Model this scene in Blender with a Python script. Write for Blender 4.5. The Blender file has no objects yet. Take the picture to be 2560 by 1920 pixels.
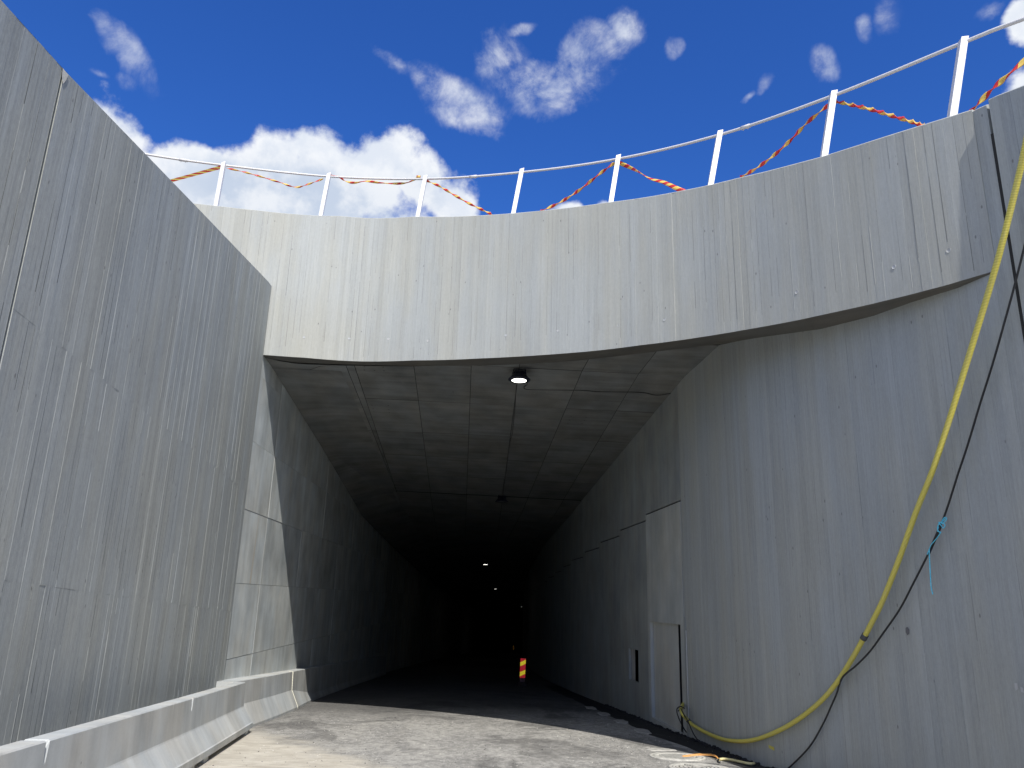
import bpy, bmesh, math, random
from math import radians as R, sin, cos, tan, pi
from mathutils import Vector, Matrix, noise as mnoise
random.seed(7)
sc = bpy.context.scene
COL = sc.collection

# ------------------------------------------------------------------ camera
F = 1923.0
up = Vector((1480.0 - 1280.0, -5900.0 - 960.0, F)).normalized()       # world up seen in (right, down, forward)
fh = (Vector((0, 0, 1)) - up * up.z).normalized()
rt = fh.cross(up)
CAM = Vector((0, 0, 1.7))
cd = bpy.data.cameras.new('camera'); cam = bpy.data.objects.new('camera', cd); COL.objects.link(cam)
cam.matrix_world = Matrix(((rt.x, -rt.y, -rt.z, CAM.x), (fh.x, -fh.y, -fh.z, CAM.y), (up.x, -up.y, -up.z, CAM.z), (0, 0, 0, 1)))
cd.sensor_width = 36; cd.lens = F / 2560 * 36; cd.clip_end = 2000; cd.clip_start = 0.05
sc.camera = cam

def ray(px, py):                     # direction of a sight line, scaled to 1 m forward
    v = Vector((px - 1280.0, py - 960.0, F))
    w = Vector((v.dot(rt), v.dot(fh), v.dot(up)))
    return w / w.y

# ------------------------------------------------------------------ light
SUN_AZ, SUN_EL = -17.5, 47.5         # heading the light travels to, elevation
sun_dir = Vector((sin(R(SUN_AZ)) * cos(R(SUN_EL)), cos(R(SUN_AZ)) * cos(R(SUN_EL)), -sin(R(SUN_EL))))
sl = bpy.data.lights.new('sun', 'SUN'); sl.energy = 4.7; sl.angle = R(0.53); sl.color = (1.0, 0.955, 0.88)
so = bpy.data.objects.new('sun', sl); COL.objects.link(so); so.location = (10, -30, 40)
so.rotation_euler = sun_dir.to_track_quat('-Z', 'Y').to_euler()

world = bpy.data.worlds.new('World'); sc.world = world; world.use_nodes = True
nt = world.node_tree; nt.nodes.clear()
def N(nt, t, **k):
    n = nt.nodes.new(t)
    for a, b in k.items(): setattr(n, a, b)
    return n
def mth(nt, op, a, b=None, c=None, clamp=False):
    n = nt.nodes.new('ShaderNodeMath'); n.operation = op; n.use_clamp = clamp
    for i, v in enumerate((a, b, c)):
        if v is None: continue
        if isinstance(v, (int, float)): n.inputs[i].default_value = v
        else: nt.links.new(v, n.inputs[i])
    return n.outputs[0]
def mixc(nt, f, a, b, mode='MIX'):
    n = nt.nodes.new('ShaderNodeMix'); n.data_type = 'RGBA'; n.blend_type = mode; n.clamp_factor = True
    for s, v in ((n.inputs[0], f), (n.inputs[6], a), (n.inputs[7], b)):
        if isinstance(v, (int, float)): s.default_value = v
        elif isinstance(v, tuple): s.default_value = v if len(v) == 4 else (*v, 1)
        else: nt.links.new(v, s)
    return n.outputs[2]
def smooth(nt, v, lo, hi, a=0.0, b=1.0):
    n = nt.nodes.new('ShaderNodeMapRange'); n.interpolation_type = 'SMOOTHSTEP'; n.clamp = True
    nt.links.new(v, n.inputs[0])
    for i, x in enumerate((lo, hi, a, b)): n.inputs[i + 1].default_value = x
    return n.outputs[0]
def noise(nt, vec, scale, detail=6, rough=0.55, dist=0.0):
    n = nt.nodes.new('ShaderNodeTexNoise'); n.inputs['Scale'].default_value = scale
    n.inputs['Detail'].default_value = detail; n.inputs['Roughness'].default_value = rough
    n.inputs['Distortion'].default_value = dist
    if vec is not None: nt.links.new(vec, n.inputs['Vector'])
    return n
def mapping(nt, vec, loc=(0, 0, 0), scale=(1, 1, 1), rot=0.0, typ='POINT'):
    n = nt.nodes.new('ShaderNodeMapping'); n.vector_type = typ
    nt.links.new(vec, n.inputs['Vector']); n.inputs['Location'].default_value = loc
    n.inputs['Scale'].default_value = scale; n.inputs['Rotation'].default_value = (0, 0, rot)
    return n.outputs[0]

def build_world():
    sky = N(nt, 'ShaderNodeTexSky'); sky.sky_type = 'NISHITA'; sky.sun_disc = False
    sky.sun_elevation = R(SUN_EL); sky.sun_rotation = math.atan2(-sin(R(SUN_AZ)), -cos(R(SUN_AZ)))
    sky.altitude = 100; sky.air_density = 1.0; sky.dust_density = 0.3; sky.ozone_density = 2.5
    hs = N(nt, 'ShaderNodeHueSaturation'); hs.inputs['Saturation'].default_value = 1.22; hs.inputs['Hue'].default_value = 0.512
    hs.inputs['Value'].default_value = SKY_V
    nt.links.new(sky.outputs[0], hs.inputs['Color'])
    tc = N(nt, 'ShaderNodeTexCoord'); gen = tc.outputs['Generated']
    sep = N(nt, 'ShaderNodeSeparateXYZ'); nt.links.new(gen, sep.inputs[0])
    az = mth(nt, 'ARCTAN2', sep.outputs[0], sep.outputs[1]); el = mth(nt, 'ARCSINE', sep.outputs[2])
    comb = N(nt, 'ShaderNodeCombineXYZ'); nt.links.new(az, comb.inputs[0]); nt.links.new(el, comb.inputs[1])
    w1 = noise(nt, gen, 7.0, 5, 0.6)
    sub = N(nt, 'ShaderNodeVectorMath', operation='SUBTRACT'); nt.links.new(w1.outputs['Color'], sub.inputs[0]); sub.inputs[1].default_value = (0.5, 0.5, 0.5)
    scl = N(nt, 'ShaderNodeVectorMath', operation='SCALE'); nt.links.new(sub.outputs[0], scl.inputs[0]); scl.inputs['Scale'].default_value = 0.05
    add = N(nt, 'ShaderNodeVectorMath', operation='ADD'); nt.links.new(comb.outputs[0], add.inputs[0]); nt.links.new(scl.outputs[0], add.inputs[1])
    P = add.outputs[0]
    def blobs(lst, grow=1.0):
        out = None
        for b in lst:
            px, py, rx, ry = b[:4]; rot = b[4] if len(b) > 4 else 0
            v = ray(px, py).normalized(); a0, e0 = math.atan2(v.x, v.y), math.asin(v.z)
            vx = ray(px + rx, py).normalized(); vy = ray(px, py - ry).normalized()
            ra = abs(math.atan2(vx.x, vx.y) - a0) * grow; re = abs(math.asin(vy.z) - e0) * grow
            m = mapping(nt, P, (a0, e0, 0), (ra, re, 1), R(rot), 'TEXTURE')
            ln = N(nt, 'ShaderNodeVectorMath', operation='LENGTH'); nt.links.new(m, ln.inputs[0])
            d = mth(nt, 'SUBTRACT', 1.0, ln.outputs['Value'])
            out = d if out is None else mth(nt, 'MAXIMUM', out, d)
        return out
    cumulus = [(270, 380, 125, 135), (245, 300, 70, 60), (200, 300, 60, 60), (440, 430, 130, 75), (510, 410, 75, 45), (560, 490, 200, 80), (700, 420, 80, 88), (800, 400, 88, 92),
               (880, 440, 120, 75), (975, 400, 78, 92), (1050, 455, 85, 85), (1130, 520, 85, 75), (700, 560, 560, 110), (760, 490, 300, 95), (900, 480, 150, 70),
               (1430, 522, 42, 30), (1500, 515, 34, 26), (2590, 215, 90, 60), (2575, 60, 60, 60)]
    wisp = [(985, 172, 64, 28, -20), (1050, 205, 70, 34, -20), (1120, 235, 130, 42, -22), (1180, 265, 90, 50), (1250, 150, 60, 70), (1300, 215, 90, 60), (1400, 235, 95, 48, 15),
            (1445, 160, 55, 75), (1490, 90, 60, 50), (1565, 60, 42, 52), (1310, 75, 45, 18, 10)]
    faint = [(330, 140, 95, 40, -35), (260, 80, 60, 40, -30), (245, 182, 30, 12), (320, 200, 30, 20), (1915, 220, 32, 26, 35), (1870, 250, 22, 12, 20), (2060, 165, 28, 42, 40),
             (2215, 45, 38, 46, -30), (2160, 75, 22, 40), (1680, 120, 20, 26, 30), (2480, 30, 50, 26)]
    f1 = noise(nt, gen, 15.0, 12, 0.6); f2 = noise(nt, gen, 10.0, 12, 0.64, 0.3)
    f1.inputs['Detail'].default_value = 14; n1 = mth(nt, 'MULTIPLY', mth(nt, 'SUBTRACT', f1.outputs[0], 0.5), 2.1)
    n2 = mth(nt, 'MULTIPLY', mth(nt, 'SUBTRACT', f2.outputs[0], 0.5), 2.6)
    a_c = smooth(nt, mth(nt, 'ADD', blobs(cumulus), n1), -0.08, 0.42)
    f4 = noise(nt, gen, 13.0, 12, 0.66, 0.35); f5 = noise(nt, gen, 30.0, 10, 0.66, 0.2)
    tex = mth(nt, 'ADD', mth(nt, 'MULTIPLY', f4.outputs[0], 0.72), mth(nt, 'MULTIPLY', f5.outputs[0], 0.28))
    a_w = mth(nt, 'MULTIPLY', smooth(nt, mth(nt, 'ADD', blobs(wisp, 1.25), mth(nt, 'MULTIPLY', n2, 0.9)), 0.0, 0.75), smooth(nt, tex, 0.38, 0.66, 0.03, 0.78))
    a_f = mth(nt, 'MULTIPLY', smooth(nt, mth(nt, 'ADD', blobs(faint, 1.25), mth(nt, 'MULTIPLY', n2, 0.9)), 0.0, 0.8), smooth(nt, tex, 0.38, 0.68, 0.04, 0.6))
    # broken cumulus like that in view, added outside it to raise the ambient light
    vf = ray(1280, 480).normalized()
    dt = N(nt, 'ShaderNodeVectorMath', operation='DOT_PRODUCT'); nt.links.new(gen, dt.inputs[0]); dt.inputs[1].default_value = vf
    away = smooth(nt, dt.outputs['Value'], cos(R(46)), cos(R(60)))
    f3 = noise(nt, gen, 2.3, 9, 0.55)
    a_r = mth(nt, 'MULTIPLY', smooth(nt, f3.outputs[0], 0.45, 0.58), away)
    a = mth(nt, 'MAXIMUM', mth(nt, 'MAXIMUM', a_c, a_w), mth(nt, 'MAXIMUM', a_f, a_r))
    # thick parts turn grey, edges and tops stay white
    sh = noise(nt, gen, 6.0, 6, 0.6)
    thick = smooth(nt, mth(nt, 'ADD', mth(nt, 'ADD', blobs([(560, 470, 330, 120), (880, 500, 300, 100)]), mth(nt, 'MULTIPLY', away, 0.5)), mth(nt, 'MULTIPLY', mth(nt, 'SUBTRACT', sh.outputs[0], 0.5), 2.4)), -0.1, 0.8)
    sh2 = noise(nt, gen, 11.0, 10, 0.58); off = N(nt, 'ShaderNodeVectorMath', operation='ADD'); nt.links.new(gen, off.inputs[0]); off.inputs[1].default_value = (0.012, -0.022, 0.026)
    sh3 = noise(nt, off.outputs[0], 11.0, 10, 0.58)
    relief = smooth(nt, mth(nt, 'SUBTRACT', sh2.outputs[0], sh3.outputs[0]), -0.11, 0.11)
    ccol = mixc(nt, thick, (0.88, 0.91, 0.96), (0.56, 0.64, 0.77))
    ccol = mixc(nt, mth(nt, 'MULTIPLY', relief, 0.55), mixc(nt, 0.45, ccol, (0.50, 0.58, 0.72)), (0.98, 0.98, 0.98))
    bg1 = N(nt, 'ShaderNodeBackground'); bg1.inputs['Strength'].default_value = SKY_S; nt.links.new(mixc(nt, 1.0, hs.outputs[0], mixc(nt, smooth(nt, sep.outputs[2], -0.02, 0.30), (0.92, 0.98, 1.08), (0.60, 1.06, 1.58)), 'MULTIPLY'), bg1.inputs[0])
    bg2 = N(nt, 'ShaderNodeBackground'); bg2.inputs['Strength'].default_value = 1.0; nt.links.new(ccol, bg2.inputs[0])
    mx = N(nt, 'ShaderNodeMixShader'); nt.links.new(a, mx.inputs[0]); nt.links.new(bg1.outputs[0], mx.inputs[1]); nt.links.new(bg2.outputs[0], mx.inputs[2])
    o = N(nt, 'ShaderNodeOutputWorld'); nt.links.new(mx.outputs[0], o.inputs[0])
SKY_S, SKY_V = 0.10, 1.0
build_world()
vs = sc.view_settings; vs.view_transform = 'Standard'; vs.look = 'None'; vs.exposure = 0.12; vs.gamma = 1.0; vs.use_curve_mapping = False
sc.cycles.max_bounces = 8; sc.cycles.diffuse_bounces = 3; sc.cycles.use_adaptive_sampling = True

# ------------------------------------------------------------------ helpers
def lerp(a, b, t): return a + (b - a) * t
def tag(o, label=None, cat=None, group=None, kind=None):
    if label: o['label'] = label
    if cat: o['category'] = cat
    if group: o['group'] = group
    if kind: o['kind'] = kind
    return o
def empty(name, loc=(0, 0, 0), rz=0.0):
    o = bpy.data.objects.new(name, None); COL.objects.link(o); o.location = loc; o.rotation_euler = (0, 0, rz); o.empty_display_size = 0.2
    return o
class MB:
    def __init__(s): s.v = []; s.f = []; s.uv = []; s.tone = []; s.sm = []
    def quad(s, pts, uvs=None, tone=0.5, smooth=False):
        i = len(s.v); s.v += [tuple(p) for p in pts]; s.f.append(tuple(range(i, i + len(pts))))
        s.uv.append(uvs if uvs else [(p[0] + p[1], p[2]) for p in pts]); s.tone.append(tone); s.sm.append(smooth)
    def box(s, lo, hi, M=None, tone=0.5):
        x0, y0, z0 = lo; x1, y1, z1 = hi
        c = [Vector(p) for p in ((x0, y0, z0), (x1, y0, z0), (x1, y1, z0), (x0, y1, z0), (x0, y0, z1), (x1, y0, z1), (x1, y1, z1), (x0, y1, z1))]
        if M is not None: c = [M @ p for p in c]
        for q in ((0, 3, 2, 1), (4, 5, 6, 7), (0, 1, 5, 4), (1, 2, 6, 5), (2, 3, 7, 6), (3, 0, 4, 7)):
            s.quad([c[k] for k in q], tone=tone)
    def extrude(s, prof, A, B, tone=0.5, sA=1.0):        # closed 2D profile [(across, up)] swept along a frame pair (origin, across, up)
        n = len(prof)
        pa = [A[0] + A[1] * p[0] + A[2] * p[1] for p in prof]; pb = [B[0] + B[1] * p[0] + B[2] * p[1] for p in prof]
        L = (B[0] - A[0]).length; acc = 0
        for i in range(n):
            j = (i + 1) % n; d = (pa[j] - pa[i]).length
            s.quad([pa[i], pb[i], pb[j], pa[j]], [(0, -acc), (L, -acc), (L, -acc - d), (0, -acc - d)], tone); acc += d
        s.quad(pa, tone=tone); s.quad(pb[::-1], tone=tone)
    def tube(s, pts, r, seg=8, caps=True, tone=0.5):
        pts = [Vector(p) for p in pts]; rings = []; prev = None; L = 0
        for i, p in enumerate(pts):
            t = (pts[min(i + 1, len(pts) - 1)] - pts[max(i - 1, 0)]).normalized()
            if prev is None: a = t.orthogonal().normalized()
            else: a = (prev - t * prev.dot(t)).normalized()
            prev = a; b = t.cross(a); rr = r[i] if isinstance(r, (list, tuple)) else r
            if i: L += (p - pts[i - 1]).length
            base = len(s.v); s.v += [tuple(p + (a * cos(2 * pi * k / seg) + b * sin(2 * pi * k / seg)) * rr) for k in range(seg)]
            rings.append((base, L))
        for (b0, l0), (b1, l1) in zip(rings, rings[1:]):
            for k in range(seg):
                k2 = (k + 1) % seg; s.f.append((b0 + k, b0 + k2, b1 + k2, b1 + k))
                s.uv.append([(l0, k / seg), (l0, (k + 1) / seg), (l1, (k + 1) / seg), (l1, k / seg)]); s.tone.append(tone); s.sm.append(True)
        if caps:
            for b0, fl in ((rings[0][0], True), (rings[-1][0], False)):
                ids = list(range(b0, b0 + seg)); s.f.append(tuple(ids[::-1] if fl else ids)); s.uv.append([(0, 0)] * seg); s.tone.append(tone); s.sm.append(False)
    def lathe(s, prof, seg=24, M=None, tone=0.5, smooth=True):
        base = len(s.v)
        for r, z in prof:
            for k in range(seg):
                p = Vector((r * cos(2 * pi * k / seg), r * sin(2 * pi * k / seg), z)); s.v.append(tuple(M @ p if M else p))
        for i in range(len(prof) - 1):
            for k in range(seg):
                k2 = (k + 1) % seg; a = base + i * seg
                s.f.append((a + k, a + k2, a + seg + k2, a + seg + k)); s.uv.append([(k, i), (k + 1, i), (k + 1, i + 1), (k, i + 1)]); s.tone.append(tone); s.sm.append(smooth)
        for i, fl in ((0, True), (len(prof) - 1, False)):
            ids = [base + i * seg + k for k in range(seg)]; s.f.append(tuple(ids[::-1] if fl else ids)); s.uv.append([(s.v[q][0], s.v[q][1]) for q in s.f[-1]]); s.tone.append(tone); s.sm.append(False)
    def build(s, name, mat, parent=None, weld=False, bevel=0.0):
        me = bpy.data.meshes.new(name); me.from_pydata(s.v, [], s.f)
        uvl = me.uv_layers.new(name='uv'); flat = []
        for u in s.uv: flat += [c for p in u for c in p]
        uvl.data.foreach_set('uv', flat)
        at = me.attributes.new('tone', 'FLOAT', 'FACE'); at.data.foreach_set('value', s.tone)
        me.polygons.foreach_set('use_smooth', s.sm)
        if weld:
            bm = bmesh.new(); bm.from_mesh(me); bmesh.ops.remove_doubles(bm, verts=bm.verts, dist=0.0004); bm.to_mesh(me); bm.free()
        me.update(); me.materials.append(mat)
        o = bpy.data.objects.new(name, me); COL.objects.link(o)
        if parent: o.parent = parent; o.matrix_parent_inverse = Matrix.Translation(-parent.location) if parent.rotation_euler.z == 0 else (Matrix.Translation(parent.location) @ Matrix.Rotation(parent.rotation_euler.z, 4, 'Z')).inverted()
        if bevel:
            m = o.modifiers.new('bevel', 'BEVEL'); m.width = bevel; m.segments = 2; m.limit_method = 'ANGLE'; m.angle_limit = R(35)
        return o

def mat(name):
    m = bpy.data.materials.new(name); m.use_nodes = True; t = m.node_tree; t.nodes.clear()
    o = t.nodes.new('ShaderNodeOutputMaterial'); b = t.nodes.new('ShaderNodeBsdfPrincipled'); t.links.new(b.outputs[0], o.inputs[0])
    return m, t, b
def setc(t, sock, v):
    if isinstance(v, (int, float)): sock.default_value = v
    elif isinstance(v, tuple): sock.default_value = (*v, 1)
    else: t.links.new(v, sock)
def plain(name, col, rough=0.6, metal=0.0, vary=0.0, scale=8.0, bump=0.0):
    m, t, b = mat(name); tc = N(t, 'ShaderNodeTexCoord')
    n = noise(t, tc.outputs['Object'], scale, 6, 0.6)
    c = mixc(t, smooth(t, n.outputs[0], 0.3, 0.7), tuple(x * (1 - vary) for x in col), tuple(min(1, x * (1 + vary)) for x in col))
    setc(t, b.inputs['Base Color'], c); b.inputs['Roughness'].default_value = rough; b.inputs['Metallic'].default_value = metal
    if bump:
        bp = N(t, 'ShaderNodeBump'); bp.inputs['Strength'].default_value = bump; bp.inputs['Distance'].default_value = 0.01
        t.links.new(n.outputs[0], bp.inputs['Height']); t.links.new(bp.outputs[0], b.inputs['Normal'])
    return m

def board_concrete(name, base, contrast=0.22, warm=0.0, bump=0.35, tint=(1, 1, 1)):
    """concrete cast against rough boards: streaks run up the wall"""
    m, t, b = mat(name); uv = N(t, 'ShaderNodeUVMap'); uv.uv_map = 'uv'; U = uv.outputs[0]
    at = N(t, 'ShaderNodeAttribute'); at.attribute_name = 'tone'; tone = at.outputs['Fac']
    st = noise(t, mapping(t, U, scale=(24, 0.4, 1)), 1.0, 8, 0.62)
    fine = noise(t, mapping(t, U, scale=(70, 3.2, 1)), 1.0, 6, 0.6)
    grain = noise(t, mapping(t, U, scale=(22, 5, 1)), 1.0, 5, 0.7, 2.2)
    blot = noise(t, mapping(t, U, scale=(0.75, 0.5, 1)), 1.0, 5, 0.6)
    spk = noise(t, mapping(t, U, scale=(60, 60, 1)), 1.0, 3, 0.6)
    hf = noise(t, mapping(t, U, scale=(160, 2.2, 1)), 1.0, 4, 0.7)
    hg = noise(t, mapping(t, U, scale=(38, 14, 1)), 1.0, 6, 0.75)
    v = mth(t, 'MULTIPLY_ADD', mth(t, 'SUBTRACT', st.outputs[0], 0.5), 1.5, 1.0)
    v = mth(t, 'MULTIPLY_ADD', mth(t, 'SUBTRACT', hf.outputs[0], 0.5), 1.3, v)
    v = mth(t, 'MULTIPLY_ADD', mth(t, 'SUBTRACT', hg.outputs[0], 0.5), 1.3, v)
    v = mth(t, 'MULTIPLY_ADD', mth(t, 'SUBTRACT', fine.outputs[0], 0.5), 0.9, v)
    v = mth(t, 'MULTIPLY_ADD', mth(t, 'SUBTRACT', blot.outputs[0], 0.5), 0.9, v)
    v = mth(t, 'MULTIPLY_ADD', mth(t, 'SUBTRACT', grain.outputs[0], 0.5), 0.6, v)
    v = mth(t, 'MULTIPLY_ADD', mth(t, 'SUBTRACT', spk.outputs[0], 0.5), 0.5, v)
    v = mth(t, 'MULTIPLY_ADD', mth(t, 'SUBTRACT', tone, 0.5), 0.85, v)
    k = mth(t, 'MULTIPLY_ADD', mth(t, 'SUBTRACT', v, 1.0), contrast * 2.2, 1.0)
    hue = noise(t, mapping(t, U, loc=(9, 3, 0), scale=(1.6, 0.25, 1)), 1.0, 4, 0.6)
    col = mixc(t, smooth(t, hue.outputs[0], 0.35, 0.65), (base * (1.0 + warm), base * (1.0 + warm * 0.4), base * 0.965), (base * 0.965, base, base * 1.035))
    kk = N(t, 'ShaderNodeCombineXYZ')
    for i in range(3): t.links.new(k, kk.inputs[i])
    col = mixc(t, 1.0, col, kk.outputs[0], 'MULTIPLY')
    col = mixc(t, 1.0, col, tint, 'MULTIPLY')
    # chalky runs and thin pale scratches
    ef = noise(t, mapping(t, U, loc=(4, 8, 0), scale=(7, 0.45, 1)), 1.0, 5, 0.7)
    dk = noise(t, mapping(t, U, loc=(14, 2, 0), scale=(90, 0.9, 1)), 1.0, 4, 0.7)
    col = mixc(t, smooth(t, dk.outputs[0], 0.66, 0.76, 0, 0.16), col, (base * 0.55, base * 0.55, base * 0.56))
    lt = noise(t, mapping(t, U, loc=(24, 5, 0), scale=(95, 1.1, 1)), 1.0, 4, 0.7)
    col = mixc(t, smooth(t, lt.outputs[0], 0.68, 0.75, 0, 0.45), col, (min(1, base * 1.7), min(1, base * 1.7), min(1, base * 1.7)))
    col = mixc(t, smooth(t, ef.outputs[0], 0.68, 0.8, 0, 0.2), col, (min(1, base * 1.6), min(1, base * 1.78), min(1, base * 1.8)))
    # small blow holes and knots
    vo = N(t, 'ShaderNodeTexVoronoi'); t.links.new(mapping(t, U, scale=(5, 2.4, 1)), vo.inputs['Vector']); vo.inputs['Scale'].default_value = 1.0
    hole = smooth(t, vo.outputs['Distance'], 0.03, 0.075, 1, 0)
    col = mixc(t, mth(t, 'MULTIPLY', hole, 0.65), col, (base * 0.3, base * 0.3, base * 0.3))
    setc(t, b.inputs['Base Color'], col); b.inputs['Roughness'].default_value = 0.78
    b.inputs['Specular IOR Level'].default_value = 0.25
    h = mth(t, 'ADD', mth(t, 'MULTIPLY', fine.outputs[0], 0.6), mth(t, 'ADD', mth(t, 'MULTIPLY', grain.outputs[0], 0.7), mth(t, 'MULTIPLY', spk.outputs[0], 0.3)))
    h = mth(t, 'SUBTRACT', h, mth(t, 'MULTIPLY', hole, 0.8))
    bp = N(t, 'ShaderNodeBump'); bp.inputs['Strength'].default_value = bump; bp.inputs['Distance'].default_value = 0.012
    t.links.new(h, bp.inputs['Height']); t.links.new(bp.outputs[0], b.inputs['Normal'])
    return m

def smooth_concrete(name, base, contrast=0.2, horiz=False, bump=0.2, tint=(1, 1, 1), rust=0.0):
    m, t, b = mat(name); uv = N(t, 'ShaderNodeUVMap'); uv.uv_map = 'uv'; U = uv.outputs[0]
    at = N(t, 'ShaderNodeAttribute'); at.attribute_name = 'tone'; tone = at.outputs['Fac']
    sc1 = (0.5, 4.0, 1) if horiz else (3.2, 0.35, 1)
    st = noise(t, mapping(t, U, scale=sc1), 1.0, 6, 0.6, 0.4)
    bl = noise(t, mapping(t, U, scale=(1.3, 1.0, 1)), 1.0, 6, 0.55)
    fi = noise(t, mapping(t, U, scale=(35, 35, 1)), 1.0, 4, 0.6)
    v = mth(t, 'MULTIPLY_ADD', mth(t, 'SUBTRACT', st.outputs[0], 0.5), 1.2, 1.0)
    v = mth(t, 'MULTIPLY_ADD', mth(t, 'SUBTRACT', bl.outputs[0], 0.5), 1.6, v)
    v = mth(t, 'MULTIPLY_ADD', mth(t, 'SUBTRACT', fi.outputs[0], 0.5), 0.35, v)
    v = mth(t, 'MULTIPLY_ADD', mth(t, 'SUBTRACT', tone, 0.5), 0.7, v)
    k = mth(t, 'MULTIPLY_ADD', mth(t, 'SUBTRACT', v, 1.0), contrast * 2.2, 1.0)
    kk = N(t, 'ShaderNodeCombineXYZ')
    for i in range(3): t.links.new(k, kk.inputs[i])
    hue = noise(t, mapping(t, U, loc=(3, 7, 0), scale=(0.9, 0.5, 1)), 1.0, 3, 0.6)
    c0 = tuple(base * x for x in tint)
    col = mixc(t, smooth(t, hue.outputs[0], 0.35, 0.65), (c0[0] * 1.02, c0[1] * 1.005, c0[2] * 0.965), (c0[0] * 0.96, c0[1], c0[2] * 1.03))
    col = mixc(t, 1.0, col, kk.outputs[0], 'MULTIPLY')
    # pale cement smears
    sm = noise(t, mapping(t, U, loc=(1, 5, 0), scale=(6, 1.4, 1)), 1.0, 4, 0.6, 0.5)
    col = mixc(t, smooth(t, sm.outputs[0], 0.69, 0.76, 0, 0.4), col, (min(1, base * 1.5), min(1, base * 1.5), min(1, base * 1.42)))
    if rust:
        ru = noise(t, mapping(t, U, loc=(2, 1, 0), scale=(3.5, 0.18, 1)), 1.0, 3, 0.5)
        col = mixc(t, smooth(t, ru.outputs[0], 0.66, 0.78, 0, rust), col, (base * 0.95, base * 0.7, base * 0.36))
    vo = N(t, 'ShaderNodeTexVoronoi'); t.links.new(mapping(t, U, scale=(3, 3, 1)), vo.inputs['Vector']); vo.inputs['Scale'].default_value = 1.0
    hole = smooth(t, vo.outputs['Distance'], 0.02, 0.05, 1, 0)
    col = mixc(t, mth(t, 'MULTIPLY', hole, 0.6), col, (base * 0.3, base * 0.3, base * 0.3))
    setc(t, b.inputs['Base Color'], col); b.inputs['Roughness'].default_value = 0.7; b.inputs['Specular IOR Level'].default_value = 0.3
    h = mth(t, 'SUBTRACT', mth(t, 'ADD', mth(t, 'MULTIPLY', bl.outputs[0], 1.6), mth(t, 'MULTIPLY', fi.outputs[0], 0.25)), mth(t, 'MULTIPLY', hole, 0.5))
    bp = N(t, 'ShaderNodeBump'); bp.inputs['Strength'].default_value = bump; bp.inputs['Distance'].default_value = 0.015
    t.links.new(h, bp.inputs['Height']); t.links.new(bp.outputs[0], b.inputs['Normal'])
    return m

M_fascia = board_concrete('fascia_concrete', 0.395, 0.105, 0.0, 0.16, (0.99, 1.0, 0.96))
M_left = board_concrete('left_wall_concrete', 0.355, 0.19, 0.0, 0.2, (0.96, 1.0, 0.99))
M_right = board_concrete('right_wall_concrete', 0.38, 0.125, 0.0, 0.14, (0.965, 1.0, 0.99))
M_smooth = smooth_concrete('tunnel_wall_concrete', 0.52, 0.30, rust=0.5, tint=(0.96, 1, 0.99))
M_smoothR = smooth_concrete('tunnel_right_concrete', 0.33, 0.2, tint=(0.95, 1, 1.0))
M_panelA = smooth_concrete('door_panel_concrete', 0.47, 0.2, tint=(0.97, 1, 0.98))
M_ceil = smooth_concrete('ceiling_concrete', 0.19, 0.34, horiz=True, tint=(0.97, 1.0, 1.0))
M_barrier = smooth_concrete('barrier_concrete', 0.48, 0.24, bump=0.15, tint=(0.98, 1, 0.99))
M_gap = plain('joint_shadow_filler', (0.05, 0.05, 0.05), 0.9)
M_gap.node_tree.nodes['Principled BSDF'].inputs['Specular IOR Level'].default_value = 0.0
M_slot_shade = plain('slot_shade_black', (0.008, 0.008, 0.009), 1.0); M_slot_shade.node_tree.nodes['Principled BSDF'].inputs['Specular IOR Level'].default_value = 0.0
M_paint = plain('white_coated_steel', (0.66, 0.655, 0.67), 0.45, 0.0, 0.03, 20)
M_black = plain('black_rubber', (0.012, 0.013, 0.017), 0.5, 0, 0.3, 20)
M_lampbody = plain('lamp_housing_black', (0.012, 0.015, 0.03), 0.45)
M_blue = plain('blue_twine', (0.12, 0.62, 0.86), 0.6, 0, 0.2, 60)
M_tie = plain('grey_tie', (0.08, 0.085, 0.09), 0.7)
M_orange = plain('orange_wire', (0.85, 0.42, 0.13), 0.5)
M_earth = plain('earth', (0.16, 0.13, 0.09), 0.95, 0, 0.4, 1.5, 0.4)
M_brass = plain('grime', (0.04, 0.04, 0.04), 0.9)

def hose_mat():
    m, t, b = mat('yellow_hose'); uv = N(t, 'ShaderNodeUVMap'); uv.uv_map = 'uv'
    sp = N(t, 'ShaderNodeSeparateXYZ'); t.links.new(uv.outputs[0], sp.inputs[0])
    w = mth(t, 'SINE', mth(t, 'MULTIPLY', sp.outputs[0], 2 * pi / 0.016))
    n = noise(t, mapping(t, uv.outputs[0], scale=(6, 4, 1)), 1.0, 5, 0.6)
    col = mixc(t, smooth(t, w, -0.6, 0.8), (0.58, 0.50, 0.08), (0.86, 0.77, 0.16))
    col = mixc(t, smooth(t, n.outputs[0], 0.45, 0.75, 0, 0.35), col, (0.5, 0.47, 0.3))
    setc(t, b.inputs['Base Color'], col); b.inputs['Roughness'].default_value = 0.45
    bp = N(t, 'ShaderNodeBump'); bp.inputs['Strength'].default_value = 0.5; bp.inputs['Distance'].default_value = 0.004
    t.links.new(w, bp.inputs['Height']); t.links.new(bp.outputs[0], b.inputs['Normal'])
    return m
M_hose = hose_mat()

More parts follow.
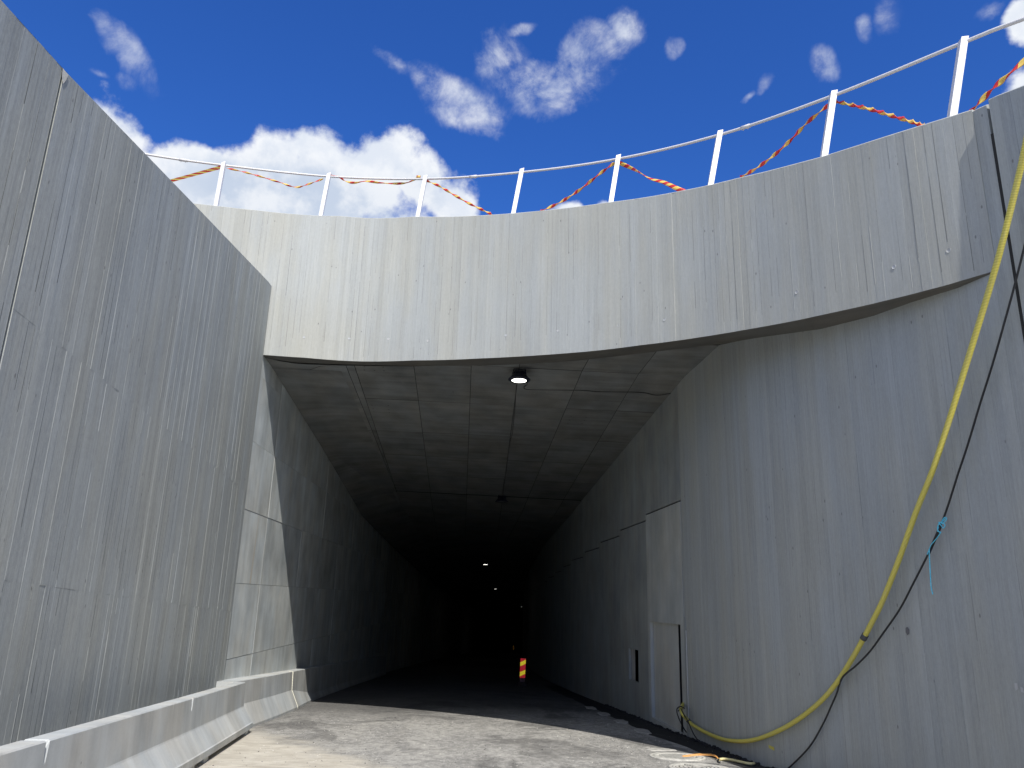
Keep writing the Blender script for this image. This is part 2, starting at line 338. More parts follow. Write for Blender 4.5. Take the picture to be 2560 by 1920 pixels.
def tape_mat():
    m, t, b = mat('barrier_tape_print'); uv = N(t, 'ShaderNodeUVMap'); uv.uv_map = 'uv'
    sp = N(t, 'ShaderNodeSeparateXYZ'); t.links.new(uv.outputs[0], sp.inputs[0])
    ph = mth(t, 'FRACT', mth(t, 'ADD', mth(t, 'MULTIPLY', sp.outputs[0], 1 / 0.19), mth(t, 'MULTIPLY', sp.outputs[1], 1.0)))
    s = mth(t, 'GREATER_THAN', ph, 0.5)
    setc(t, b.inputs['Base Color'], mixc(t, s, (0.70, 0.05, 0.05), (0.95, 0.74, 0.18)))
    b.inputs['Roughness'].default_value = 0.35
    tr = N(t, 'ShaderNodeBsdfTranslucent'); t.links.new(mixc(t, s, (0.70, 0.05, 0.05), (0.95, 0.74, 0.18)), tr.inputs[0])
    mx = N(t, 'ShaderNodeMixShader'); mx.inputs[0].default_value = 0.35
    t.links.new(b.outputs[0], mx.inputs[1]); t.links.new(tr.outputs[0], mx.inputs[2])
    t.links.new(mx.outputs[0], [n for n in t.nodes if n.type == 'OUTPUT_MATERIAL'][0].inputs[0])
    return m
M_tape = tape_mat()

def emis(name, strength, col=(1.0, 0.97, 0.88)):
    m, t, b = mat(name); b.inputs['Base Color'].default_value = (0.8, 0.8, 0.8, 1)
    b.inputs['Emission Color'].default_value = (*col, 1); b.inputs['Emission Strength'].default_value = strength
    return m
M_led = emis('lit_lamp_lens', 5.0)
M_led_off = plain('unlit_lamp_lens', (0.25, 0.27, 0.28), 0.25)

# ------------------------------------------------------------------ road surface
SX, SY = 0.00272, -0.04963
def fz(x, y): return SX * x + SY * y
def onfloor(px, py, h=0.0):
    v = ray(px, py); t = (CAM.z - h) / (SX * v.x + SY * v.y - v.z); return CAM + v * t

def road_mat(name='road_asphalt', fresh=False):
    m, t, b = mat(name); tc = N(t, 'ShaderNodeTexCoord'); O = tc.outputs['Object']
    g = noise(t, O, 90, 4, 0.75); g2 = noise(t, O, 260, 2, 0.6)
    if fresh:
        n = noise(t, O, 3, 6, 0.6)
        col = mixc(t, smooth(t, g.outputs[0], 0.3, 0.75), (0.012, 0.013, 0.015), (0.05, 0.05, 0.052))
        col = mixc(t, smooth(t, n.outputs[0], 0.55, 0.75, 0, 0.4), col, (0.13, 0.125, 0.12))
        setc(t, b.inputs['Base Color'], col); b.inputs['Roughness'].default_value = 0.8
        h = g.outputs[0]
    else:
        pat = noise(t, mapping(t, O, scale=(1.0, 0.45, 1)), 1.1, 8, 0.62, 0.5)
        pat2 = noise(t, mapping(t, O, loc=(7, 3, 1), scale=(1, 1.6, 1)), 2.8, 8, 0.68, 0.6)
        trk = noise(t, mapping(t, O, scale=(2.6, 0.10, 1)), 1.0, 5, 0.6)
        col = mixc(t, smooth(t, g.outputs[0], 0.3, 0.72), (0.085, 0.084, 0.081), (0.54, 0.53, 0.505))
        col = mixc(t, smooth(t, pat.outputs[0], 0.47, 0.57, 0, 0.5), col, (0.42, 0.41, 0.385))
        col = mixc(t, smooth(t, trk.outputs[0], 0.5, 0.7, 0, 0.45), col, (0.30, 0.29, 0.27))
        col = mixc(t, smooth(t, pat2.outputs[0], 0.60, 0.68, 0, 0.6), col, (0.42, 0.405, 0.37))
        fl = noise(t, mapping(t, O, scale=(6, 14, 1)), 1.0, 5, 0.75, 0.8)
        col = mixc(t, smooth(t, fl.outputs[0], 0.60, 0.65, 0, 0.8), col, (0.66, 0.64, 0.60))
        dg = noise(t, mapping(t, O, loc=(3, 9, 0), scale=(7, 22, 1)), 1.0, 5, 0.75, 0.8)
        col = mixc(t, smooth(t, dg.outputs[0], 0.62, 0.68, 0, 0.55), col, (0.06, 0.058, 0.055))
        dp = noise(t, mapping(t, O, loc=(11, 2, 0), scale=(0.5, 0.35, 1)), 1.0, 7, 0.65, 0.8)
        col = mixc(t, smooth(t, dp.outputs[0], 0.52, 0.62, 0, 0.55), col, (0.085, 0.084, 0.082))
        md = noise(t, mapping(t, O, loc=(5, 1, 0), scale=(9, 5, 1)), 1.0, 7, 0.8)
        col = mixc(t, 1.0, col, mixc(t, smooth(t, md.outputs[0], 0.36, 0.64), (0.76, 0.76, 0.76), (1.24, 1.235, 1.22)), 'MULTIPLY')
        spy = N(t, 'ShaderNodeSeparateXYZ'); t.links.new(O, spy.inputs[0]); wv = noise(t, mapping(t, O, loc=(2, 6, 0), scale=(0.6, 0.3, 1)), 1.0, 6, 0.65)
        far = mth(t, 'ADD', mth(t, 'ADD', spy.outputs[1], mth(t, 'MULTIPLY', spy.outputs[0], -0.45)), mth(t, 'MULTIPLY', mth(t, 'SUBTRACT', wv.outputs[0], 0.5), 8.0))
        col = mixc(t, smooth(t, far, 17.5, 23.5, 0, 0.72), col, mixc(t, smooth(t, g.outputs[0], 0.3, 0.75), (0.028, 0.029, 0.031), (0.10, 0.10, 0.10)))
        # sandy silt lying in the lower left of the ramp
        sp = N(t, 'ShaderNodeSeparateXYZ'); t.links.new(O, sp.inputs[0])
        wob = noise(t, O, 1.2, 7, 0.65, 0.6)
        edge = mth(t, 'ADD', mth(t, 'ADD', mth(t, 'MULTIPLY', sp.outputs[1], 1.0), mth(t, 'MULTIPLY', sp.outputs[0], 1.35)), mth(t, 'MULTIPLY', mth(t, 'SUBTRACT', wob.outputs[0], 0.5), 3.4))
        silt = smooth(t, edge, 8.6, 10.2, 1, 0)
        sc_ = mixc(t, smooth(t, pat2.outputs[0], 0.3, 0.7), (0.44, 0.405, 0.34), (0.60, 0.565, 0.49))
        sc_ = mixc(t, smooth(t, g.outputs[0], 0.6, 0.8, 0, 0.4), sc_, (0.2, 0.19, 0.17))
        col = mixc(t, silt, col, sc_)
        setc(t, b.inputs['Base Color'], col); b.inputs['Roughness'].default_value = 0.88
        h = mth(t, 'ADD', g.outputs[0], mth(t, 'MULTIPLY', fl.outputs[0], 0.6))
    b.inputs['Specular IOR Level'].default_value = 0.25
    bp = N(t, 'ShaderNodeBump'); bp.inputs['Strength'].default_value = 0.6; bp.inputs['Distance'].default_value = 0.012
    t.links.new(h, bp.inputs['Height']); t.links.new(bp.outputs[0], b.inputs['Normal'])
    return m
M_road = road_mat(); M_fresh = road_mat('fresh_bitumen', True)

mb = MB()
xs = [-60, -30, -12, -6, -3, 0, 3, 6, 12, 30, 60]; ys = [-60, -30, -10, 0, 5, 10, 15, 20, 30, 50, 80, 120, 170, 230]
for x0, x1 in zip(xs, xs[1:]):
    for y0, y1 in zip(ys, ys[1:]):
        mb.quad([(x, y, fz(x, y)) for x, y in ((x0, y0), (x1, y0), (x1, y1), (x0, y1))])
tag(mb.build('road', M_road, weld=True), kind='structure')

# ------------------------------------------------------------------ plan curves (x, y)
def densify(pts, step=0.1, smooth_it=0):
    P = [Vector((p[0], p[1], 0)) for p in pts]
    if smooth_it:                                     # centripetal-ish Catmull-Rom
        out = []
        for i in range(len(P) - 1):
            p0, p1, p2, p3 = P[max(i - 1, 0)], P[i], P[i + 1], P[min(i + 2, len(P) - 1)]
            n = max(2, int((p2 - p1).length / 0.15))
            for k in range(n):
                t = k / n
                out.append(0.5 * ((2 * p1) + (p2 - p0) * t + (2 * p0 - 5 * p1 + 4 * p2 - p3) * t * t + (3 * p1 - p0 - 3 * p2 + p3) * t ** 3))
        out.append(P[-1]); P = out
    return P
class Path:
    def __init__(s, pts, sm=0):
        s.P = densify(pts, smooth_it=sm); s.L = [0.0]
        for a, b in zip(s.P, s.P[1:]): s.L.append(s.L[-1] + (b - a).length)
        s.len = s.L[-1]
    def at(s, u):
        u0 = min(max(u, 0), s.len)
        lo = 0
        hi = len(s.L) - 1
        while hi - lo > 1:
            m = (lo + hi) // 2
            if s.L[m] <= u0: lo = m
            else: hi = m
        d = s.P[lo + 1] - s.P[lo]; t = (u - s.L[lo]) / d.length if (u < 0 or u > s.len) else (u0 - s.L[lo]) / d.length
        # smooth normal
        p = s.P[lo] + d * t
        return p, d.normalized()
    def hit(s, px, py):                               # where a sight line meets the upright surface on this path -> (u, point)
        v = ray(px, py); best = None
        for i, (a, b) in enumerate(zip(s.P, s.P[1:])):
            d = b - a; den = v.x * -d.y + d.x * v.y
            if abs(den) < 1e-9: continue
            t = (a.x * -d.y + d.x * a.y) / den; q = (v.x * a.y - v.y * a.x) / den
            if t > 0.1 and -1e-4 <= q <= 1.0001 and (best is None or t < best[0]): best = (t, s.L[i] + q * d.length)
        if best is None: return None
        return best[1], CAM + v * best[0]
    def off(s, u, d):                                 # point moved d to the left of the travel direction
        p, t = s.at(u); return p + Vector((-t.y, t.x, 0)) * d

h1, h2 = R(-1.7), R(-5.0)
LT = Path([(-5.35 - sin(h1) * 0, 15.73), (-5.35 + sin(h1) * 14.3, 30), (-6.15, 45), (-6.3, 60), (-6.2, 80), (-5.3, 110), (-4.3, 140), (-3.2, 175)])      # tunnel, left
LN = Path([(-5.33, 15.70), (-5.33 - sin(h2) * 34, 15.70 - cos(h2) * 34)])                                           # wing wall, left, towards the viewer
RT = Path([(3.645, 16.33), (2.55, 30.0), (2.0, 40), (1.66, 55), (1.62, 70), (1.9, 85), (2.6, 105), (3.6, 130), (5.6, 175)])        # tunnel, right
RN = Path([(3.645, 16.33), (3.70, 15.65), (3.78, 14.7), (3.90, 13.2), (4.05, 12.3), (4.30, 11.35), (4.78, 9.7), (5.31, 7.82), (7.43, 0.0), (10.2, -10), (13.0, -20)], 1)  # right wing wall, towards the viewer
FC = Path([(-12, 14.4), (-9, 14.8), (-7, 15.3), (-5.35, 15.73), (-4.3, 15.93), (-3.2, 15.88), (-2.0, 15.5), (-0.8, 14.92), (0.5, 14.1), (1.8, 13.1), (2.85, 12.0), (3.65, 10.85), (4.3, 9.7), (4.85, 8.65), (5.31, 7.80)], 1)  # face of the edge beam

def curve_z(path, pix, ext=True):
    """height along a path from points read on its edge"""
    T = []
    for p in pix:
        h = path.hit(*p)
        if h: T.append((h[0], h[1].z))
    T.sort()
    def f(u):
        if u <= T[0][0]:
            return T[0][1] + ((T[1][1] - T[0][1]) / (T[1][0] - T[0][0]) * (u - T[0][0]) * 0.5 if ext else 0)
        for (a, za), (b, zb) in zip(T, T[1:]):
            if u <= b: return za + (zb - za) * (u - a) / (b - a)
        (a, za), (b, zb) = T[-2], T[-1]
        return zb + ((zb - za) / (b - a) * (u - b) if ext else 0)
    return f

UM = FC.len                                                              # where the beam face runs into the right wall
uMr = RN.hit(2485, 681)[0]
uJ = RN.hit(2526, 640)[0]                                                # expansion joint in the right wall
ftop = curve_z(FC, [(484, 507), (700, 531), (850, 538.5), (1037, 540), (1223, 536), (1515, 505), (1710, 474), (1855, 441), (2050, 391), (2303, 311)])
fbot = curve_z(FC, [(656, 887), (762, 894), (1033, 901), (1200, 896), (1471, 878.5), (1600, 863), (1750, 843), (1871, 823), (1996, 800), (2179, 760), (2266, 739), (2366, 713), (2433, 693)])
ZB_M = RN.hit(2485, 681)[1].z
rtopA = curve_z(RN, [(2441, 270), (2474, 256)])
rtopB = curve_z(RN, [(2478, 250), (2560, 219)])
ltop = curve_z(LN, [(672, 703), (482, 504), (170, 180), (8, 0)])

# ------------------------------------------------------------------ board-marked walls with real relief
def board_wall(name, path, u0, u1, zlo, zhi, matr, side, bw=0.115, tiers=(), depth=0.5, relief=0.004, fins=0.35, parent=None, finh=0.006, seed=1, uoff=0.0, top_chamfer=0.02, back=True, seams=0.5, seamtone=-2.2, bottom=True):
    """side=+1: the visible face looks to the left of the travel direction"""
    rnd = random.Random(seed); mb = MB(); u = u0; bounds = [u0]
    while u < u1 - bw * 0.6:
        u += bw * rnd.uniform(0.86, 1.12); bounds.append(min(u, u1))
    if bounds[-1] < u1: bounds[-1] = u1
    tz = list(tiers)
    def face(u, z, d): p = path.off(u, side * d); return Vector((p.x, p.y, z))
    prevd = [0.0] * (len(tz) + 1); nb = len(bounds) - 1
    for i in range(nb):
        a, b = bounds[i], bounds[i + 1]; lv = a
        # a cupped board print: three columns
        cols = [a, a + (b - a) * 0.5, b]
        zl = [zlo(a), zlo(cols[1]), zlo(b)]; zh = [zhi(a) - top_chamfer, zhi(cols[1]) - top_chamfer, zhi(b) - top_chamfer]
        tn0 = min(1, max(0, rnd.gauss(0.5, 0.13)))
        for k in range(len(tz) + 1):
            d = rnd.gauss(0, relief); tn = tn0 + rnd.gauss(0, 0.04)
            cup = rnd.uniform(-0.0004, 0.0004)
            lo = [(tz[k - 1](c) if k else zl[q]) for q, c in enumerate(cols)]; hi = [(tz[k](c) if k < len(tz) else zh[q]) for q, c in enumerate(cols)]
            lo = [max(min(l, zh[q]), zl[q]) for q, l in enumerate(lo)]; hi = [max(min(l, zh[q]), zl[q]) for q, l in enumerate(hi)]
            if hi[1] - lo[1] < 0.01: continue
            dd = [d, d + cup, d]
            for q in (0, 1):
                A, B = cols[q], cols[q + 1]
                P = [face(A, lo[q], dd[q]), face(B, lo[q + 1], dd[q + 1]), face(B, hi[q + 1], dd[q + 1]), face(A, hi[q], dd[q])]
                if side < 0: P = P[::-1]; UVs = [(A + uoff, hi[q]), (B + uoff, hi[q + 1]), (B + uoff, lo[q + 1]), (A + uoff, lo[q])]
                else: UVs = [(A + uoff, lo[q]), (B + uoff, lo[q + 1]), (B + uoff, hi[q + 1]), (A + uoff, hi[q])]
                if side < 0: P = [P[i2] for i2 in (3, 2, 1, 0)][::-1]
                mb.quad(P, UVs, tn)
            # step to the previous board
            if i:
                pd = prevd[k]; P = [face(a, lo[0], pd), face(a, lo[0], d), face(a, hi[0], d), face(a, hi[0], pd)]
                mb.quad(P, [(a + uoff, lo[0]), (a + uoff, lo[0]), (a + uoff, hi[0]), (a + uoff, hi[0])], tn)
            prevd[k] = d
            # thin open seams between boards
            if i and rnd.random() < seams:
                z = lo[0] + rnd.random() * 0.6
                while z < hi[0] - 0.1:
                    z2 = min(z + rnd.uniform(0.2, 2.0), hi[0] - 0.01); w = rnd.uniform(0.0015, 0.0035); mx_ = max(pd, d) + 0.0006
                    mb.quad([face(a - w, z, mx_), face(a + w, z, mx_), face(a + w * 0.6, z2, mx_), face(a - w * 0.6, z2, mx_)], [(a, z)] * 4, seamtone); z = z2 + rnd.expovariate(1 / 0.5)
            # thin broken mortar fins left between boards
            if i and rnd.random() < fins:
                z = lo[0] + rnd.random() * 0.5
                while z < hi[0] - 0.1:
                    ln = rnd.uniform(0.15, 1.3); z2 = min(z + ln, hi[0] - 0.02); w = rnd.uniform(0.0015, 0.004); hgt = rnd.uniform(0.4, 1) * finh
                    top = max(prevd[k], d) + hgt
                    for s_ in (-1, 1):
                        mb.quad([face(a + s_ * w, z, min(d, pd) - 0.001 if i else d), face(a, z + 0.01, top), face(a, z2 - 0.01, top), face(a + s_ * w, z2, min(d, pd) - 0.001 if i else d)][:: s_], [(a, z)] * 4, 0.85)
                    z = z2 + rnd.expovariate(1 / 1.2)
        # chamfer and top, back
        ta, tb = zhi(a), zhi(b); c = top_chamfer
        mb.quad([face(a, ta - c, 0), face(b, tb - c, 0), face(b, tb, -c), face(a, ta, -c)], [(a, 50), (b, 50), (b, 50.02), (a, 50.02)], 0.6)
        mb.quad([face(a, ta, -c), face(b, tb, -c), face(b, tb, -depth), face(a, ta, -depth)], [(a, 50), (b, 50), (b, 50.4), (a, 50.4)], 0.6)
        if back:
            mb.quad([face(a, ta, -depth), face(b, tb, -depth), face(b, zlo(b), -depth), face(a, zlo(a), -depth)], [(a, 60), (b, 60), (b, 50), (a, 50)], 0.5)
        if bottom: mb.quad([face(a, zlo(a), 0), face(b, zlo(b), 0), face(b, zlo(b), -depth), face(a, zlo(a), -depth)], [(a, 60), (b, 60), (b, 50), (a, 50)], 0.5)
    for uu in (u0, u1):
        mb.quad([face(uu, zlo(uu), 0.0), face(uu, zhi(uu) - top_chamfer, 0.0), face(uu, zhi(uu), -top_chamfer), face(uu, zhi(uu), -depth), face(uu, zlo(uu), -depth)], [(0, zlo(uu)), (0, zhi(uu)), (0, zhi(uu)), (.5, zhi(uu)), (.5, zlo(uu))], 0.5)
    return mb.build(name, matr, parent)

below = lambda path: (lambda u: fz(path.at(u)[0].x, path.at(u)[0].y) - 0.25)
# left wing wall: path runs towards the viewer, visible face on its left side (+)
uLJ = LN.hit(60, 640)[0]
lw = empty('retaining_wall', (-5.0, 12, fz(-5, 12)))
tag(lw, 'tall board-marked concrete wing wall filling the left side, its top sloping down towards the viewer', 'retaining wall')
t1 = lambda u: 4.05 - 0.0 + 0.049 * (u - 8.0)
t2 = lambda u: 1.72 + 0.049 * (u - 8.0)
board_wall('wall_segment', LN, 0.0, uLJ - 0.012, below(LN), ltop, M_left, +1, tiers=(t2, t1), relief=0.0010, fins=0.16, parent=lw, seed=3, finh=0.0025)
board_wall('wall_segment', LN, uLJ + 0.035, LN.len, below(LN), lambda u: ltop(u) + 0.0, M_left, +1, tiers=(t2, t1), relief=0.0012, fins=0.14, parent=lw, seed=4, finh=0.0025, bw=0.125)
mb = MB()                                                                 # recessed joint filler and a pale patch painting the sunlit spot at its head
for a, b in ((uLJ - 0.013, uLJ + 0.036),):
    P = lambda u, z, d: Vector((LN.off(u, d).x, LN.off(u, d).y, z))
    z0, z1 = fz(-5, 6) - 0.2, ltop(uLJ) - 0.06
    mb.quad([P(a, z0, -0.045), P(b, z0, -0.045), P(b, z1, -0.045), P(a, z1, -0.045)], [(a, z0), (b, z0), (b, z1), (a, z1)], 0.3)
mb.build('joint_filler', M_brass, lw)
mb = MB(); zt = ltop(uLJ)
mb.quad([P(uLJ - 0.06, zt - 0.03, 0.012), P(uLJ + 0.055, zt - 0.035, 0.012), P(uLJ + 0.04, zt - 0.12, 0.012), P(uLJ - 0.012, zt - 0.17, 0.010), P(uLJ - 0.045, zt - 0.10, 0.012)])
mb.quad([P(uLJ - 0.06, zt - 0.03, 0.012), P(uLJ - 0.045, zt - 0.10, 0.012), P(uLJ - 0.045, zt - 0.10, -0.04), P(uLJ - 0.06, zt - 0.03, -0.04)])
mb.quad([P(uLJ + 0.055, zt - 0.035, 0.012), P(uLJ - 0.06, zt - 0.03, 0.012), P(uLJ - 0.06, zt - 0.03, -0.06), P(uLJ + 0.055, zt - 0.03, -0.06)])
mb.build('sunlit_patch', plain('pale_sunlit_patch', (0.6, 0.58, 0.52), 0.8, 0, 0.1, 10), lw)

# right wing wall
rw = empty('retaining_wall', (4.3, 11.5, fz(4.3, 11.5)))
tag(rw, 'curved board-marked concrete wing wall on the right, behind the hanging yellow hose', 'retaining wall')
inner_pix = [(1797, 863.5), (2050, 823), (2182, 790), (2275, 757), (2400, 718), (2485, 681)]
soff = curve_z(RN, inner_pix, ext=False)
def rtop1(u): return 6.44 if u < RN.hit(1797, 863)[0] else soff(u)
uRc = RN.hit(1797, 863)[0]
p1 = lambda u: 1.18 + 0.006 * u
p2 = lambda u: 2.25 + 0.03 * (u - 5)
board_wall('wall_segment', RN, 0.0, uMr, below(RN), rtop1, M_right, -1, seams=0.3, seamtone=-0.8, tiers=(p1, p2), relief=0.001, fins=0.06, parent=rw, seed=5, top_chamfer=0.0, back=True, finh=0.004, depth=0.6)
board_wall('wall_segment', RN, uMr + 0.001, uJ, below(RN), lambda u: rtopA(u), M_right, -1, tiers=(p1, p2), relief=0.001, fins=0.06, parent=rw, seams=0.3, seamtone=-0.8, seed=6, finh=0.004, depth=0.5)
mb = MB()
for q in range(8):
    z0, z1 = lerp(-1.2, 6.95, q / 8), lerp(-1.2, 6.95, (q + 1) / 8)
    P = lambda u, z, d: Vector((RN.off(u, -d).x, RN.off(u, -d).y, z))
    mb.quad([P(uJ - 0.002, z0, 0.004), P(uJ + 0.09, z0, -0.01), P(uJ + 0.09, z1, -0.01), P(uJ - 0.002, z1, 0.004)])
mb.build('joint_filler', M_gap, rw)
rw2 = empty('retaining_wall', (6.0, 5.0, fz(6, 5)))
tag(rw2, 'near section of board-marked concrete wall beyond the open joint at the right edge', 'retaining wall')
RN2 = Path([(RN.off(u, -0.038).x, RN.off(u, -0.038).y) for u in [uJ + 0.065 + k * 0.3 for k in range(int((RN.len - uJ) / 0.3))]])
board_wall('wall_face', RN2, 0.0, RN2.len, below(RN2), lambda u: rtopB(u + uJ) if u < 6 else rtopB(uJ + 6) - 0.05 * (u - 6), M_right, -1, bw=0.13, tiers=(lambda u: 1.45, lambda u: 3.3), relief=0.001, fins=0.06, parent=rw2, seams=0.3, seamtone=-0.8, seed=8, depth=0.45)

# ------------------------------------------------------------------ edge beam over the portal
beam = empty('edge_beam', (0, 14.5, 6.3))
tag(beam, 'pale curved concrete edge beam spanning the tunnel mouth, board-marked and sunlit', 'edge beam')
uP = FC.hit(656, 887)[0]
fb = lambda u: fbot(u) if u > uP else fbot(uP)
board_wall('beam_face', FC, 0.0, UM, fb, ftop, M_fascia, -1, relief=0.0010, fins=0.22, parent=beam, seed=11, depth=0.45, finh=0.003, bw=0.118, back=False, bottom=False)
# inner edge of the soffit, lying on the ceiling
def zceil(y, x=-0.8):
    z0 = 6.5 - 0.022 * (x + 0.8)
    return z0 if y < 15.9 else (z0 - 0.092 * (y - 15.9) if y < 31 else z0 - 0.092 * 15.1 - 0.0498 * (y - 31))
ZC0 = 6.5
def zc(p): return zceil(p.y, p.x)
def onceil(px, py, dz=0.0):
    v = ray(px, py); t = 12.0
    for _ in range(120):
        X = CAM + v * t; e = (zc(X) - dz) - X.z; t += e / (v.z + 0.092) * 0.6
    return CAM + v * t
inner = [(-12, 14.7), (-9, 15.6), (-7, 15.8)] + [(p.x, p.y) for p in [onceil(*q) for q in ((655, 893), (690, 902), (729.5, 909), (768, 912), (911, 915.6), (1033, 917), (1200, 914), (1333, 908), (1471, 899), (1647, 878.5), (1790, 862))]] + [(3.9, 13.62)]
IN = Path(inner, 1)
def bearing_hit(path, x_over_y):
    best = None
    for i, (a, b) in enumerate(zip(path.P, path.P[1:])):
        d = b - a; den = d.x - x_over_y * d.y
        if abs(den) < 1e-9: continue
        q = (x_over_y * a.y - a.x) / den
        if -1e-4 <= q <= 1.0001:
            p = a + d * q
            if p.y > 0 and (best is None or p.y < best[1].y): best = (path.L[i] + q * d.length, p)
    return best
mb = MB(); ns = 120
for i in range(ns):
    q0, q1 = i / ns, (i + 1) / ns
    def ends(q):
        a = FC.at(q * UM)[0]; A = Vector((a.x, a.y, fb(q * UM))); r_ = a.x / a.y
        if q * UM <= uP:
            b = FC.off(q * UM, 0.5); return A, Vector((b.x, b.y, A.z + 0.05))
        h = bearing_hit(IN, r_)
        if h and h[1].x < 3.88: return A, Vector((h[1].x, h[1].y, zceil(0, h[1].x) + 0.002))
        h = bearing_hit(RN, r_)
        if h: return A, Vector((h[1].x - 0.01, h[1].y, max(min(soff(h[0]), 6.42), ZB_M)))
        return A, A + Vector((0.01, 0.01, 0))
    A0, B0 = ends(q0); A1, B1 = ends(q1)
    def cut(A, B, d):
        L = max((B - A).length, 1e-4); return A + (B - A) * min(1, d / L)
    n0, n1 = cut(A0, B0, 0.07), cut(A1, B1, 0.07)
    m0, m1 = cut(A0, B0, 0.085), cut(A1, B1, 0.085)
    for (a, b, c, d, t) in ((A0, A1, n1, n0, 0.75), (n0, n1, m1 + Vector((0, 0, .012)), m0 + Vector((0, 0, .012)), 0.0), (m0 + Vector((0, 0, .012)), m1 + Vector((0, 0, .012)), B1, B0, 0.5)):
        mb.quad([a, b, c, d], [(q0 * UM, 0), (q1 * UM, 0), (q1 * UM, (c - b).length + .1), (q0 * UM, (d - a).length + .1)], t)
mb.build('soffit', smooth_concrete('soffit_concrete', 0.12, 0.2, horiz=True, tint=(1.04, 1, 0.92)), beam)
# deck behind the beam
mb = MB(); nd = 60
for i in range(nd):
    us = [UM * i / nd, UM * (i + 1) / nd]; c = []
    for u in us:
        p = FC.off(u, 0.43); n = FC.off(u, 14.0); c.append((Vector((p.x, p.y, ftop(u) - 0.02)), Vector((n.x, n.y, ftop(u) - 0.1))))
    mb.quad([c[0][0], c[1][0], c[1][1], c[0][1]])
    mb.quad([c[0][0] + Vector((0, 0, 0)), c[1][0], Vector((c[1][0].x, c[1][0].y, 6.9)), Vector((c[0][0].x, c[0][0].y, 6.9))][::-1])
mb.build('deck', plain('deck_asphalt', (0.09, 0.09, 0.09), 0.9, 0, 0.2, 30), beam)

# filled tie holes low on the beam face
M_plug = smooth_concrete('tie_plug_mortar', 0.5, 0.1)
for px_, py_ in ((873, 846), (971, 847), (1070, 852), (1546, 813), (1661, 799), (1992, 730), (2235, 667), (2372, 626), (760, 843), (1265, 838), (1395, 826)):
    h = FC.hit(px_, py_)
    if not h: continue
    u_, p_ = h; n_ = (FC.off(u_, -1) - FC.off(u_, 0)).normalized(); t_ = Vector((-n_.y, n_.x, 0)); c_ = Vector((p_.x, p_.y, p_.z)) + n_ * 0.006; r_ = 0.028
    mb = MB(); ring = [c_ + (t_ * cos(k * pi / 5) + Vector((0, 0, 1)) * sin(k * pi / 5)) * r_ for k in range(10)]; inn = [c_ + (q - c_) * 0.7 - n_ * 0.004 for q in ring]
    mb.quad(inn); [mb.quad([ring[k], ring[(k + 1) % 10], inn[(k + 1) % 10], inn[k]]) for k in range(10)]; [mb.quad([ring[k], ring[(k + 1) % 10], ring[(k + 1) % 10] - n_ * 0.01, ring[k] - n_ * 0.01]) for k in range(10)]
    mb.build('tie_plug', M_plug, beam)

# ------------------------------------------------------------------ tunnel
tun = empty('tunnel', (-1, 17, fz(-1, 17)))
tag(tun, 'dark concrete road tunnel opening under the curved edge beam', 'tunnel')
# dark backing shell so that no daylight leaks in; 3 cm behind the panels
def shell(path, side, u0, u1, name):
    mb = MB(); n = int((u1 - u0) / 1.5) + 1
    for i in range(n):
        a, b = u0 + (u1 - u0) * i / n, u0 + (u1 - u0) * (i + 1) / n
        q = []
        for u in (a, b):
            p = path.off(u, -side * 0.035); r = path.off(u, -side * 0.9); q.append((p, r, fz(p.x, p.y) - 0.4, zc(p) + 0.35))
        (p0, r0, l0, t0), (p1_, r1, l1, t1_) = q
        mb.quad([(p0.x, p0.y, l0), (p1_.x, p1_.y, l1), (p1_.x, p1_.y, t1_), (p0.x, p0.y, t0)], [(a, l0), (b, l1), (b, t1_), (a, t0)], 0.2)
        mb.quad([(r0.x, r0.y, l0), (r1.x, r1.y, l1), (r1.x, r1.y, t1_), (r0.x, r0.y, t0)], None, 0.2)
    return mb.build(name, M_smoothR, tun)
# ceiling slab above the panels
mb = MB(); yy = [16.6, 17, 20, 25, 31, 40, 60, 90, 120, 150, 180]
for a, b in zip(yy, yy[1:]):
    for dz in (0.03, 0.9):
        mb.quad([(-8.5, a, zceil(a, -8.5) + dz), (9, a, zceil(a, 9) + dz), (9, b, zceil(b, 9) + dz), (-8.5, b, zceil(b, -8.5) + dz)], [(-8.5, a), (9, a), (9, b), (-8.5, b)], 0.3)
for a, b in zip(inner, inner[1:]):                    # slab over the mouth, tucked behind the beam
    if b[0] < -5.2 or a[0] < -5.4: continue
    for dz in (0.03, 0.9): mb.quad([(a[0], a[1] + 0.02, zceil(0, a[0]) + dz), (b[0], b[1] + 0.02, zceil(0, b[0]) + dz), (b[0], 16.6, zceil(0, b[0]) + dz), (a[0], 16.6, zceil(0, a[0]) + dz)])
    mb.quad([(a[0], a[1] + 0.03, zceil(0, a[0])), (b[0], b[1] + 0.03, zceil(0, b[0])), (b[0], b[1] + 0.03, ZC0 + 0.4), (a[0], a[1] + 0.03, ZC0 + 0.4)])
mb.quad([(-8.5, 174, -12), (9, 174, -12), (9, 174, 2), (-8.5, 174, 2)])  # unseen end cap, added to keep daylight out of the tunnel
mb.build('roof_slab', M_gap, tun)

